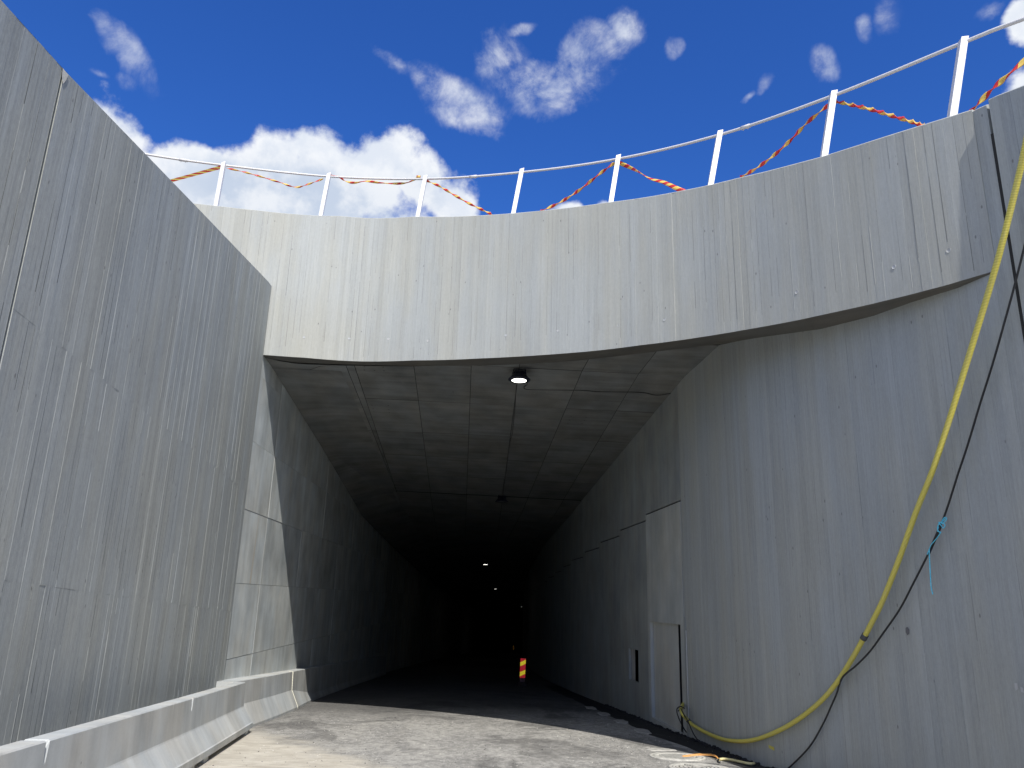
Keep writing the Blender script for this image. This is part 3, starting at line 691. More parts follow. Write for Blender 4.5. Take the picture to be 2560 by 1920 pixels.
def slab(mb, P, W, H, t=0.03, hole=None, tone=0.5, uv0=(0, 0), chamf=0.006):
    """P(a,b,d) maps panel coordinates to the world; W=(a0,a1), H=(b0,b1) or functions"""
    a0, a1 = W; 
    def rect(x0, x1, y0f, y1f):
        n = max(1, int(abs(x1 - x0) / 1.0))
        for i in range(n):
            xa, xb = lerp(x0, x1, i / n), lerp(x0, x1, (i + 1) / n)
            mb.quad([P(xa, y0f(xa), 0), P(xb, y0f(xb), 0), P(xb, y1f(xb), 0), P(xa, y1f(xa), 0)], [(xa + uv0[0], y0f(xa)), (xb + uv0[0], y0f(xb)), (xb + uv0[0], y1f(xb)), (xa + uv0[0], y1f(xa))], tone)
    b0 = H[0] if callable(H[0]) else (lambda x, v=H[0]: v); b1 = H[1] if callable(H[1]) else (lambda x, v=H[1]: v)
    if hole:
        hx0, hx1, hy0, hy1, hd = hole
        rect(a0, hx0, b0, b1); rect(hx1, a1, b0, b1)
        rect(hx0, hx1, lambda x: hy1, b1)
        if hy0 > b0(hx0): rect(hx0, hx1, b0, lambda x: hy0)
        for (xa, ya, xb, yb) in ((hx0, hy0, hx0, hy1), (hx1, hy0, hx1, hy1), (hx0, hy1, hx1, hy1), (hx0, hy0, hx1, hy0)):
            mb.quad([P(xa, ya, 0), P(xb, yb, 0), P(xb, yb, -hd), P(xa, ya, -hd)], [(xa, ya), (xb, yb), (xb + .2, yb + .2), (xa + .2, ya + .2)], tone + 0.15)
    else: rect(a0, a1, b0, b1)
    for (xa, xb, f) in ((a0, a1, b0), (a0, a1, b1)):
        mb.quad([P(xa, f(xa), 0), P(xb, f(xb), 0), P(xb, f(xb), -t), P(xa, f(xa), -t)], None, tone)
    for x in (a0, a1):
        mb.quad([P(x, b0(x), 0), P(x, b1(x), 0), P(x, b1(x), -t), P(x, b0(x), -t)], None, tone)

# left tunnel wall: formwork panels with sharp joints
lwall = empty('left_wall', (-5.5, 20, fz(-5.5, 20))); lwall.parent = tun; lwall.matrix_parent_inverse = Matrix.Translation(-tun.location)
def PL(a, b, d):
    p = LT.off(a, -(d)); return Vector((p.x, p.y, b))
ucols = [0.0]
for px_, py_ in ((670, 1280), (728, 1560)): ucols.append(LT.hit(px_, py_)[0])
ucols = [0.0, LT.hit(644, 1520)[0], LT.hit(727, 1600)[0]]
while ucols[-1] < 42: ucols.append(ucols[-1] + 2.72)
rows = [-9.0, 0.43, 1.86, 3.32, 4.72, 6.14, 99]
rnd = random.Random(21)
for i in range(len(ucols) - 1):
    for k in range(len(rows) - 1):
        lo = (lambda x: fz(PL(x, 0, 0).x, PL(x, 0, 0).y) - 0.1) if k == 0 else rows[k]
        hi = (lambda x: zc(PL(x, 0, 0)) + 0.01) if k == len(rows) - 2 else rows[k + 1]
        z_c = zc(PL(ucols[i + 1], 0, 0))
        if k and rows[k] > z_c - 0.12: continue
        if not callable(hi) and hi > z_c - 0.12: hi = lambda x: zc(PL(x, 0, 0)) + 0.01
        g = 0.007
        mb = MB(); dd = rnd.uniform(-0.004, 0.004)
        slab(mb, lambda a, b, d, dd=dd: PL(a, b, d + dd), (ucols[i] + (g if i else 0), ucols[i + 1] - g), (lo if callable(lo) else lo + 0.004, hi if callable(hi) else hi - 0.004), tone=rnd.uniform(0.3, 0.7), uv0=(i * 3.1 + k, 0))
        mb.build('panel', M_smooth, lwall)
shell(LT, -1, -0.0, LT.len, 'left_backing')
mb = MB(); slab(mb, PL, (ucols[-1], LT.len), (lambda x: fz(PL(x, 0, 0).x, PL(x, 0, 0).y) - 0.1, lambda x: zc(PL(x, 0, 0)))); mb.build('far_wall', M_smooth, lwall)

# right tunnel wall: panels stepping down, door recess and niche
rwall = empty('right_wall', (3.2, 20, fz(3.2, 20))); rwall.parent = tun; rwall.matrix_parent_inverse = Matrix.Translation(-tun.location)
def PR(a, b, d):
    p = RT.off(a, d * -1.0 * -1); return Vector((p.x, p.y, b))
def PR(a, b, d):                       # travel direction is into the tunnel, channel on the left: d>0 proud
    p = RT.off(a, d); return Vector((p.x, p.y, b))
u = 0.02; k = 0; zj = 3.82; u_door = (RT.hit(1706, 1700)[0], RT.hit(1629, 1700)[0]); u_n = (RT.hit(1597, 1660)[0], RT.hit(1573, 1660)[0])
cols = [0.02] + [RT.hit(x, 1400)[0] for x in (1617, 1550, 1498.5, 1458.5)]
while cols[-1] < 46: cols.append(cols[-1] + 2.86)
for i in range(len(cols) - 1):
    a, b = cols[i], cols[i + 1]; tl = rnd.uniform(0.35, 0.65)
    g = 0.008
    hole = None
    if i == 0: hole = (max(a + 0.12, u_door[0]), min(u_door[1], b - 0.12), fz(3.5, 17.5) + 0.06, 1.30, 0.08)
    if i == 1: hole = (u_n[0], u_n[1], -0.19, 0.575, 0.07)
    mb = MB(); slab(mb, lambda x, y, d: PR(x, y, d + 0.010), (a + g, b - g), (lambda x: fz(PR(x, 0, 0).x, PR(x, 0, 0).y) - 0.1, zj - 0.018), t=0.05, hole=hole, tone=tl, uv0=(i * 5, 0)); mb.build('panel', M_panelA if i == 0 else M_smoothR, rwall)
    mb = MB(); slab(mb, PR, (a + g, b - g), (zj + 0.018, lambda x: zc(PR(x, 0, 0)) + 0.01), t=0.05, tone=tl - 0.08, uv0=(i * 7, 0)); mb.build('panel', M_smoothR, rwall)
    zj -= 0.147
mb = MB(); slab(mb, PR, (cols[-1], RT.len), (lambda x: fz(PR(x, 0, 0).x, PR(x, 0, 0).y) - 0.1, lambda x: zc(PR(x, 0, 0)))); mb.build('far_wall', M_smoothR, rwall)
shell(RT, 1, 3.2 + 0.0, RT.len, 'right_backing') if False else None
mb = MB()
for (a, b) in ((0.0, u_door[0] - 0.01), (u_door[1] + 0.01, u_n[0] - 0.01), (u_n[1] + 0.01, RT.len)):
    slab(mb, lambda x, y, d: PR(x, y, -0.05), (a, b), (lambda x: fz(PR(x, 0, 0).x, PR(x, 0, 0).y) - 0.4, lambda x: zc(PR(x, 0, 0)) + 0.3))
slab(mb, lambda x, y, d: PR(x, y, -0.05), (u_door[0] - 0.01, u_door[1] + 0.01), (1.31, 6.8)); slab(mb, lambda x, y, d: PR(x, y, -0.05), (u_n[0] - 0.01, u_n[1] + 0.01), (0.58, 6.5)); slab(mb, lambda x, y, d: PR(x, y, -0.05), (u_n[0] - 0.01, u_n[1] + 0.01), (-2, -0.2))
slab(mb, lambda x, y, d: PR(x, y, -0.9), (-0.1, RT.len), (lambda x: fz(PR(x, 0, 0).x, PR(x, 0, 0).y) - 0.4, lambda x: zc(PR(x, 0, 0)) + 0.3))
mb.build('right_backing', M_gap, rwall)
# back of the recesses: plaster-like infill, with dark sheets painting the shade of the near slot
dr = empty('door_recess', tuple(PR(u_door[0], 0.2, -0.2))); dr.parent = rwall; dr.matrix_parent_inverse = Matrix.Translation(-rwall.location)
mb = MB(); slab(mb, lambda x, y, d: PR(x, y, d - 0.07), (u_door[0] + 0.42, u_door[1] - 0.005), (-1.3, 1.31), t=0.002, tone=0.8); mb.build('infill_wall', smooth_concrete('infill_concrete', 0.46, 0.16, tint=(1.0, 1, 0.95)), rwall)
mb = MB(); slab(mb, lambda x, y, d: PR(x, y, d - 0.06), (u_n[0] + 0.62, u_n[1] - 0.005), (-0.25, 0.6), t=0.002, tone=0.7); mb.build('infill_wall', smooth_concrete('rough_infill', 0.36, 0.5, tint=(1.0, 1, 1), bump=0.9), rwall)
mb = MB(); slab(mb, lambda x, y, d: PR(x, y, -0.135), (u_door[0] - 0.02, u_door[1] + 0.1), (-1.4, 1.33)); mb.build('slot_shade_sheet', plain('shaded_door_gap', (0.10, 0.10, 0.10), 1.0), rwall); mb = MB(); slab(mb, lambda x, y, d: PR(x, y, -0.16), (u_n[0] - 0.02, u_n[1] + 0.1), (-0.25, 0.6)); mb.build('slot_shade_sheet', M_slot_shade, rwall)
bpy.data.objects.remove(dr)
# slim pilaster strip between the door and the board-marked wall
mb = MB(); t0 = fz(3.6, 16.3)
def PN(a, b, d): p = RN.off(a, -d); return Vector((p.x, p.y, b))
for (a0, a1, z0, z1, d1) in ((-0.03, 0.10, t0 - 0.1, 1.42, 0.012),):
    c = [PN(a0, z0, 0), PN(a1, z0, 0), PN(a1, z1, 0), PN(a0, z1, 0)]; e = [PN(a0, z0, d1), PN(a1, z0, d1), PN(a1, z1, d1), PN(a0, z1, d1)]
    mb.quad(e); [mb.quad([c[q], c[(q + 1) % 4], e[(q + 1) % 4], e[q]]) for q in range(4)]
mb.build('pilaster', M_smoothR, rwall)
mb = MB(); pts = [PN(0.125, z, 0.012) for z in (t0 - 0.05, 0.0, 1.2)]
mb.tube(pts, 0.009, 6); mb.build('edge_trim', plain('pale_edge_trim', (0.62, 0.63, 0.62), 0.6), rwall)

# ceiling panels
ceil_ = empty('ceiling', (-1, 20, 6.2)); ceil_.parent = tun; ceil_.matrix_parent_inverse = Matrix.Translation(-tun.location)
def cx(path, y):                                     # x of a wall at depth y
    lo, hi = 0, path.len
    for _ in range(30):
        m = (lo + hi) / 2
        if path.at(m)[0].y < y: lo = m
        else: hi = m
    return path.at(lo)[0].x
def xl(y): return cx(LT, y) - 0.02 if y > 15.73 else -5.37
def xr(y): return cx(RT, y) + 0.02 if y > 16.33 else 3.645 + (16.33 - y) * 0.085 + 0.03
ycut = [15.75, 18.25, 20.85, 23.3, 25.7, 28.3, 31.0, 33.5, 36, 38.5, 41]
def Lc(p, q):
    a, b = onceil(*p), onceil(*q); return lambda y: a.x + (b.x - a.x) * (y - a.y) / (b.y - a.y)
lines = [lambda y: xl(y), Lc((865, 914), (963, 1158)), Lc((886, 914), (930, 1045)), Lc((1035, 918), (1063, 1131)), Lc((1178, 918), (1168, 1196)), Lc((1292, 964), (1262, 1200)),
         Lc((1471, 899), (1317, 1251)), Lc((1533, 1040), (1449, 1181)), lambda y: xr(y)]
def yin(x):                                          # y of the inner edge of the soffit
    pts = inner
    for (xa, ya), (xb, yb) in zip(pts, pts[1:]):
        if xa <= x <= xb: return ya + (yb - ya) * (x - xa) / (xb - xa)
    return 13.7
rnd = random.Random(5)
for j in range(len(ycut)):
    for i in range(len(lines) - 1):
        askew = 1.55 if i == 0 else 0.0               # joints of the outer strip run askew
        y0 = ycut[j - 1] if j else None; y1 = ycut[j]
        mb = MB(); g = 0.006; dz = rnd.uniform(-0.003, 0.003) + (-0.02 if j >= 6 else 0.0); tn = rnd.uniform(0.3, 0.7) if i else rnd.uniform(0.45, 0.75); n = 6
        def pt(fx, y):                                # y None: the inner edge of the soffit
            yy_ = 16.0 if y is None else y
            for _ in range(3):
                x = lerp(lines[i](yy_) + g, lines[i + 1](yy_) - g, fx)
                if y is None: yy_ = yin(x) - 0.02
                elif y < yin(x) - 0.02: yy_ = yin(x) - 0.02
            return Vector((x, yy_, zceil(yy_, x) + dz))
        for q in range(n):
            fa, fb_ = q / n, (q + 1) / n
            ya0 = None if y0 is None else y0 + g + askew * (1 - fa); yb0 = None if y0 is None else y0 + g + askew * (1 - fb_)
            ya1, yb1 = y1 - g + askew * (1 - fa), y1 - g + askew * (1 - fb_)
            c = [pt(fa, ya0), pt(fb_, yb0), pt(fb_, yb1), pt(fa, ya1)]
            if j == 0:
                for w, o in ((0, 3), (1, 2)):
                    if c[w].y > c[o].y: c[w].y = c[o].y - 0.001
            mb.quad(c, [(p.x + i, p.y + j) for p in c], tn)
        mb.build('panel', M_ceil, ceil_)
mb = MB()
for a, b in zip([41, 60, 90, 120, 150], [60, 90, 120, 150, 176]):
    mb.quad([(xl(a), a, zceil(a, xl(a))), (xr(a), a, zceil(a, xr(a))), (xr(b), b, zceil(b, xr(b))), (xl(b), b, zceil(b, xl(b)))])
mb.build('far_ceiling', M_ceil, ceil_)
mb = MB()                                             # strip joining the ceiling over the right wing wall
for a, b in ((13.6, 14.3), (14.3, 15), (15, 16.4)):
    mb.quad([(3.3, a, 6.425), (6.5, a, 6.425), (6.5, b, 6.425), (3.3, b, 6.425)], [(3.3, a), (6.5, a), (6.5, b), (3.3, b)])
mb.build('ceiling_strip', M_ceil, ceil_)
mb = MB()                                             # haunch along the left wall further in
for a, b in zip([16.5, 22, 31, 41, 60, 90, 120, 150], [22, 31, 41, 60, 90, 120, 150, 176]):
    q = []
    for y in (a, b):
        x0 = xl(y) + 0.03; x1 = x0 + 1.55; dr = 0.012 + 0.5 * min(1.0, max(0.0, (y - 16.5) / 13.0)) ** 1.5
        q.append((Vector((x0, y, zceil(y, x0) - dr)), Vector((x1, y, zceil(y, x1) - 0.01))))
    mb.quad([q[0][0], q[0][1], q[1][1], q[1][0]], [(q[0][0].x, a), (q[0][1].x, a), (q[1][1].x, b), (q[1][0].x, b)], 0.5)
mb.build('haunch', M_ceil, ceil_)
# drilled anchor holes in small clusters
mb = MB()
for grp in ([(911, 925), (936, 926), (958, 918), (911, 917), (960, 927)], [(930, 1013), (971, 1014), (933, 1022), (972, 1024), (935, 1030), (973, 1032)],
            [(1483, 937), (1507, 939), (1532, 939), (1478, 947), (1525, 949), (1473, 955), (1498, 956), (1520, 958)], [(1428, 1041), (1465, 1043), (1424, 1050), (1461, 1051), (1420, 1058), (1455, 1059)], [(1133, 980)]):
    for p in grp:
        c = onceil(*p, dz=0.006); r = 0.017
        mb.quad([(c.x + r * cos(k * pi / 4), c.y + r * 1.2 * sin(k * pi / 4), c.z) for k in range(8)])
tag(mb.build('anchor_holes', M_gap, ceil_), kind='stuff')

# ------------------------------------------------------------------ road edges
mb = MB(); rnd = random.Random(3)                      # fresh bitumen seam along the right wall
path_pts = []
for k in range(140):
    u = -0.2 + 0.25 * k
    if u <= 0: continue
    p, t = RN.at(u) if False else (None, None)
def wallx(y):
    return cx(RT, y) if y > 16.33 else None
ys_ = [34 - 0.2 * k for k in range(150)]
row = []
for y in ys_:
    if y > 16.33: x = cx(RT, y)
    else:
        lo, hi = 0, RN.len
        for _ in range(30):
            m = (lo + hi) / 2
            if RN.at(m)[0].y > y: lo = m
            else: hi = m
        x = RN.at(lo)[0].x
    if x > 6.5: break
    w = 0.62 + 0.12 * mnoise.noise(Vector((y * 0.7, 0, 0))) + 0.05 * mnoise.noise(Vector((y * 3.1, 4, 0)))
    if y < 17: w *= max(0.5, 1 - (17 - y) * 0.09)
    row.append((x + 0.05, x - w, y))
for a, b in zip(row, row[1:]):
    q = [(a[0], a[2]), (a[1], a[2]), (b[1], b[2]), (b[0], b[2])]
    mb.quad([(x, y, fz(x, y) + 0.006) for x, y in q])
    mb.quad([(a[1], a[2], fz(a[1], a[2]) + 0.006), (a[1] - 0.02, a[2], fz(a[1], a[2])), (b[1] - 0.02, b[2], fz(b[1], b[2])), (b[1], b[2], fz(b[1], b[2]) + 0.006)])
tag(mb.build('bitumen_seam', M_fresh), kind='structure')
# little heap of loose asphalt along the foot of the wall
mb = MB(); rnd = random.Random(14)
for k in range(520):
    y = rnd.uniform(7, 24); 
    i = min(range(len(row)), key=lambda q: abs(row[q][2] - y)); x = row[i][0] - 0.06 - abs(rnd.gauss(0, 0.05)); s = rnd.uniform(0.008, 0.03)
    z = fz(x, y); c = Vector((x, y, z + s * 0.3)); M_ = Matrix.Translation(c) @ Matrix.Rotation(rnd.uniform(0, 6), 4, 'Z') @ Matrix.Rotation(rnd.uniform(0, 1), 4, 'X')
    mb.box((-s, -s, -s * .7), (s, s * 1.3, s * .7), M_)
tag(mb.build('loose_asphalt', M_fresh), kind='stuff')
M_stone = plain('pale_stone_chips', (0.55, 0.53, 0.49), 0.9, 0, 0.35, 9)
def chips(name, n, m, zone, smin, smax, seed):
    mb = MB(); rnd = random.Random(seed)
    for k in range(n):
        x, y = zone(rnd); s_ = smin + (smax - smin) * rnd.random() ** 3; c = Vector((x, y, fz(x, y) + s_ * 0.25))
        M_ = Matrix.Translation(c) @ Matrix.Rotation(rnd.uniform(0, 6.3), 4, 'Z') @ Matrix.Rotation(rnd.uniform(-.6, .6), 4, 'X')
        a = [M_ @ Vector((s_ * rnd.uniform(.6, 1.3) * cos(q * 2.1 + .3), s_ * rnd.uniform(.6, 1.6) * sin(q * 2.1 + .3), -s_ * .4)) for q in range(3)]; t_ = M_ @ Vector((s_ * rnd.uniform(-.3, .3), 0, s_ * .6))
        mb.quad(a); [mb.quad([a[q], a[(q + 1) % 3], t_]) for q in range(3)]
    return tag(mb.build(name, m), kind='stuff')
chips('stone_chips', 1500, M_stone, lambda r: (max(-4.2, min(3.6, r.choice((-3.1, -1.6, 0.4, 1.9, 2.9)) + r.gauss(0, .8))), r.choice((9.5, 11.5, 13, 15.5, 18)) + r.gauss(0, 1.0)), 0.004, 0.015, 31)
chips('dark_grit', 1500, M_fresh, lambda r: (r.uniform(-4.2, 3.6), r.uniform(8.5, 24)), 0.005, 0.016, 32)
M_patch = plain('cement_patch', (0.42, 0.41, 0.38), 0.9, 0, 0.25, 12, 0.3)
locs = [((1477, 1769), 'cement smear furthest up in the dark gutter by the right wall'), ((1511, 1784), 'second cement smear into the shaded gutter by the right wall'),
        ((1554, 1803), 'cement smear in the shaded gutter straight across from the wall niche'), ((1607, 1827), 'largest cement smear in the shaded gutter in front of the door recess'),
        ((1652, 1873), 'small sunlit cement smear beside the manhole cover')]
for k, (p, lab) in enumerate(locs):
    c = onfloor(*p, h=0.012); mb = MB(); rnd = random.Random(50 + k); n = 14; pr = []
    a_, b_ = (0.13, 0.42) if k < 4 else (0.22, 0.13)
    for q in range(n):
        an = 2 * pi * q / n; rr = 1 + rnd.uniform(-0.18, 0.18); sq = 1 / max(abs(cos(an)), abs(sin(an))) ** 0.7
        pr.append((a_ * cos(an) * rr * sq, b_ * sin(an) * rr * sq))
    tp = [Vector((c.x + x, c.y + y, fz(c.x + x, c.y + y) + 0.012)) for x, y in pr]; bt = [Vector((v.x * 1 + (v.x - c.x) * .08, v.y + (v.y - c.y) * .08, fz(v.x, v.y) - 0.002)) for v in tp]
    mb.quad(tp); [mb.quad([bt[q], bt[(q + 1) % n], tp[(q + 1) % n], tp[q]]) for q in range(n)]
    tag(mb.build('cement_patch', M_patch), lab, 'cement patch', 'cement smears along the gutter')

# ------------------------------------------------------------------ manhole covers
M_iron = plain('dusty_cast_iron', (0.50, 0.49, 0.45), 0.75, 0, 0.2, 14, 0.2)
M_ring = plain('cover_recess', (0.10, 0.098, 0.092), 0.9, 0, 0.3, 30)
def slope_frame(x, y, rz=0.0, dz=0.0):
    n = Vector((-SX, -SY, 1)).normalized(); a = Vector((1, 0, SX)).normalized(); b = n.cross(a)
    M_ = Matrix((a, b, n)).transposed().to_4x4(); return Matrix.Translation((x, y, fz(x, y) + dz)) @ M_ @ Matrix.Rotation(rz, 4, 'Z')
def manhole(px, py, label, kind, rz):
    c = onfloor(px, py); r = 0.395; root = empty('manhole_cover', (c.x, c.y, fz(c.x, c.y)))
    tag(root, label, 'manhole cover', 'manhole covers in the road')
    M0 = slope_frame(c.x, c.y, rz, 0.004)
    mb = MB(); mb.lathe([(r + 0.055, -0.01), (r + 0.05, 0.014), (r + 0.005, 0.016), (r, 0.0)], 48, M0); mb.build('rim', M_iron, root)
    mb = MB(); mb.lathe([(r, -0.01), (r, 0.004)], 48, M0); mb.build('plate', M_ring, root)
    mb = MB()
    if kind == 'bars':
        n = 11
        for i in range(n):
            x = -0.27 + 0.054 * i; h = math.sqrt(max(0.0, 0.28 ** 2 - x * x))
            if h < 0.05: continue
            mb.box((x - 0.017, -h, 0.0), (x + 0.017, h, 0.016), M0)
        for i in range(40):
            pass
        mb.lathe([(0.30, 0.004), (0.302, 0.016), (0.385, 0.016), (0.388, 0.004)], 48, M0)
    else:
        for rr in (0.06, 0.12, 0.18, 0.24, 0.30):
            for q in range(4):
                n = 10
                for w in range(n):
                    a0, a1 = q * pi / 2 + 0.12 + (pi / 2 - 0.24) * w / n, q * pi / 2 + 0.12 + (pi / 2 - 0.24) * (w + 1) / n
                    P4 = [M0 @ Vector((R_ * cos(an), R_ * sin(an), 0.016)) for R_, an in ((rr, a0), (rr + 0.036, a0), (rr + 0.036, a1), (rr, a1))]
                    B4 = [M0 @ Vector((R_ * cos(an), R_ * sin(an), 0.0)) for R_, an in ((rr, a0), (rr + 0.036, a0), (rr + 0.036, a1), (rr, a1))]
                    mb.quad(P4); mb.quad([B4[0], P4[0], P4[3], B4[3]]); mb.quad([B4[1], P4[1], P4[2], B4[2]])
        mb.lathe([(0.35, 0.004), (0.352, 0.016), (0.388, 0.016), (0.39, 0.004)], 48, M0)
    mb.build('ribs', M_iron, root)
manhole(1693, 1893, 'pale round manhole cover with straight bars, orange wires lying across it', 'bars', 0.25)
manhole(1748, 1922, 'ring-patterned manhole cover cut off by the bottom edge of the picture', 'rings', 0.6)

# wires and hose end on the ground
def floorline(pts, r, name, m, label, cat, lift=0.0, hs=None, seg=8, sub=6):
    P = [onfloor(*p) + Vector((0, 0, (hs[i] if hs else 0) + r + 0.004 + lift)) for i, p in enumerate(pts)]
    return P
def smoothpts(P, sub=6):
    out = []
    for i in range(len(P) - 1):
        p0, p1, p2, p3 = P[max(i - 1, 0)], P[i], P[i + 1], P[min(i + 2, len(P) - 1)]
        for k in range(sub):
            t = k / sub; out.append(0.5 * ((2 * p1) + (p2 - p0) * t + (2 * p0 - 5 * p1 + 4 * p2 - p3) * t * t + (3 * p1 - p0 - 3 * p2 + p3) * t ** 3))
    out.append(P[-1]); return out
for dy, lab in ((0.0, 'orange wire lying over the barred manhole cover, the upper of the pair'), (2.8, 'orange wire lying over the barred manhole cover, the lower of the pair')):
    pts = [(1706 + dy, 1894.5 + dy * .4), (1725, 1891.5 + dy), (1752, 1889 + dy), (1776, 1891 + dy), (1790, 1897 + dy * .7), (1797, 1903 + dy * .2)]
    P = smoothpts(floorline(pts, 0.008, '', None, '', '', hs=[.012, .012, .012, .02, .03, .012]))
    mb = MB(); mb.tube(P, 0.0085, 6); tag(mb.build('orange_wire', M_orange), lab, 'wire', 'pair of orange wires')
P = smoothpts(floorline([(1799, 1903), (1812, 1902), (1832, 1905), (1858, 1911), (1876, 1914), (1886, 1913)], 0.022, '', None, '', ''))
mb = MB(); mb.tube(P, 0.021, 10); hh = tag(mb.build('hose_end', plain('pale_yellow_hose', (0.80, 0.70, 0.36), 0.5)), 'short pale yellow hose end lying in the sun at the foot of the right wall', 'hose')
P = [onfloor(1797, 1903) + Vector((0, 0, .03)), onfloor(1795, 1906) + Vector((0, 0, .012)), onfloor(1800, 1909) + Vector((0, 0, .012))]
mb = MB(); mb.tube(smoothpts(P), 0.011, 6); tag(mb.build('cable_clip', M_black), 'small black clip where the orange wires meet the pale hose end', 'clip')

# ------------------------------------------------------------------ concrete barriers, left
def bprof(hb=0.43, h=0.86, z0=0.075, foot=0.07):      # across (0 = upper front face, + towards the road), up
    return [(0.0, h - 0.012), (-0.012, h), (-0.188, h), (-0.2, h - 0.012), (-0.215, hb), (-0.40, 0.17), (-0.40, z0), (0.205, z0), (0.205, 0.165), (0.185, 0.175), (0.02, hb), (0.012, hb + 0.02), (0.005, h - 0.17)]
def fr(x, y, ax): return (Vector((x, y, fz(x, y))), Vector((ax.x, ax.y, 0)), Vector((0, 0, 1)))
def barrier(x0, y0, x1, y1, label, notch=(True, True), foot=True):
    A, B = Vector((x0, y0, 0)), Vector((x1, y1, 0)); d = (B - A).normalized(); ax = Vector((d.y, -d.x, 0))
    root = empty('concrete_barrier', (x0, y0, fz(x0, y0))); tag(root, label, 'concrete barrier', 'movable concrete barriers along the left wall')
    L = (B - A).length; mb = MB(); pf = bprof(); g = 0.012
    g = 0.0015; stations = [g, g + 0.035, L - g - 0.035, L - g]
    for k, (sa, sb) in enumerate(zip(stations, stations[1:])):
        pa = list(pf); pb = list(pf)
        def nick(p):                                  # chamfered upper corner at the barrier's ends
            q = list(p)
            q[0] = (-0.025, 0.86 - 0.08); q[1] = (-0.04, 0.86 - 0.035); q[2] = (-0.16, 0.86 - 0.035); q[3] = (-0.17, 0.86 - 0.08); pass
            return q
        if k == 0 and notch[0]: pa = nick(pa)
        if k == 2 and notch[1]: pb = nick(pb)
        p, q = A + d * sa, A + d * sb
        fA, fB = fr(p.x, p.y, ax), fr(q.x, q.y, ax); n = len(pf)
        PA = [fA[0] + fA[1] * c[0] + fA[2] * c[1] for c in pa]; PB = [fB[0] + fB[1] * c[0] + fB[2] * c[1] for c in pb]
        ns = max(1, int((sb - sa) / 1.2))
        for s_ in range(ns):
            acc = 0
            for i in range(n):
                j = (i + 1) % n
                a0, a1, b0, b1 = PA[i].lerp(PB[i], s_ / ns), PA[i].lerp(PB[i], (s_ + 1) / ns), PA[j].lerp(PB[j], s_ / ns), PA[j].lerp(PB[j], (s_ + 1) / ns); dd_ = (a0 - b0).length
                ua, ub = lerp(sa, sb, s_ / ns) + y0, lerp(sa, sb, (s_ + 1) / ns) + y0
                mb.quad([a0, a1, b1, b0], [(ua, -acc), (ub, -acc), (ub, -acc - dd_), (ua, -acc - dd_)], 0.5); acc += dd_
        if k == 0: mb.quad(PA, [(c[0], c[1]) for c in pa])
        if k == 2: mb.quad(PB[::-1], [(c[0], c[1]) for c in pb][::-1])
    mb.build('body', M_barrier, root)
    for s_ in (0.35, L - 0.45):                        # feet
        mb = MB(); p = A + d * s_; q = A + d * (s_ + 0.28)
        for across in ((0.02, 0.17), (-0.37, -0.22)):
            mb.extrude([(across[0], 0.08), (across[1], 0.08), (across[1], 0.0), (across[0], 0.0)], fr(p.x, p.y, ax), fr(q.x, q.y, ax))
        mb.build('foot', M_barrier, root)
    mb = MB(); p = A + d * (L - 0.12); q = A + d * (L - 0.02); mb.extrude([(-0.02, 0.10), (0.16, 0.10), (0.16, 0.02), (-0.02, 0.02)], fr(p.x, p.y, ax), fr(q.x, q.y, ax)); mb.build('rubber_pad', M_black, root)
    return root
def top_xy(px, py, h=0.86):
    c = onfloor(px, py, h); return c
Cf = top_xy(614.8, 1705); Cn = top_xy(482.6, 1745); Bn = top_xy(121, 1850); An = Bn + (Bn - Cn).normalized() * 4.4
barrier(Cn.x, Cn.y, Cf.x, Cf.y, 'movable concrete barrier furthest from the viewer, its end against the fixed barrier')
barrier(Bn.x, Bn.y, Cn.x, Cn.y, 'middle movable concrete barrier of the row, two small chips in its face')
barrier(An.x, An.y, Bn.x, Bn.y, 'nearest movable concrete barrier, cut off by the lower left corner', (False, True))
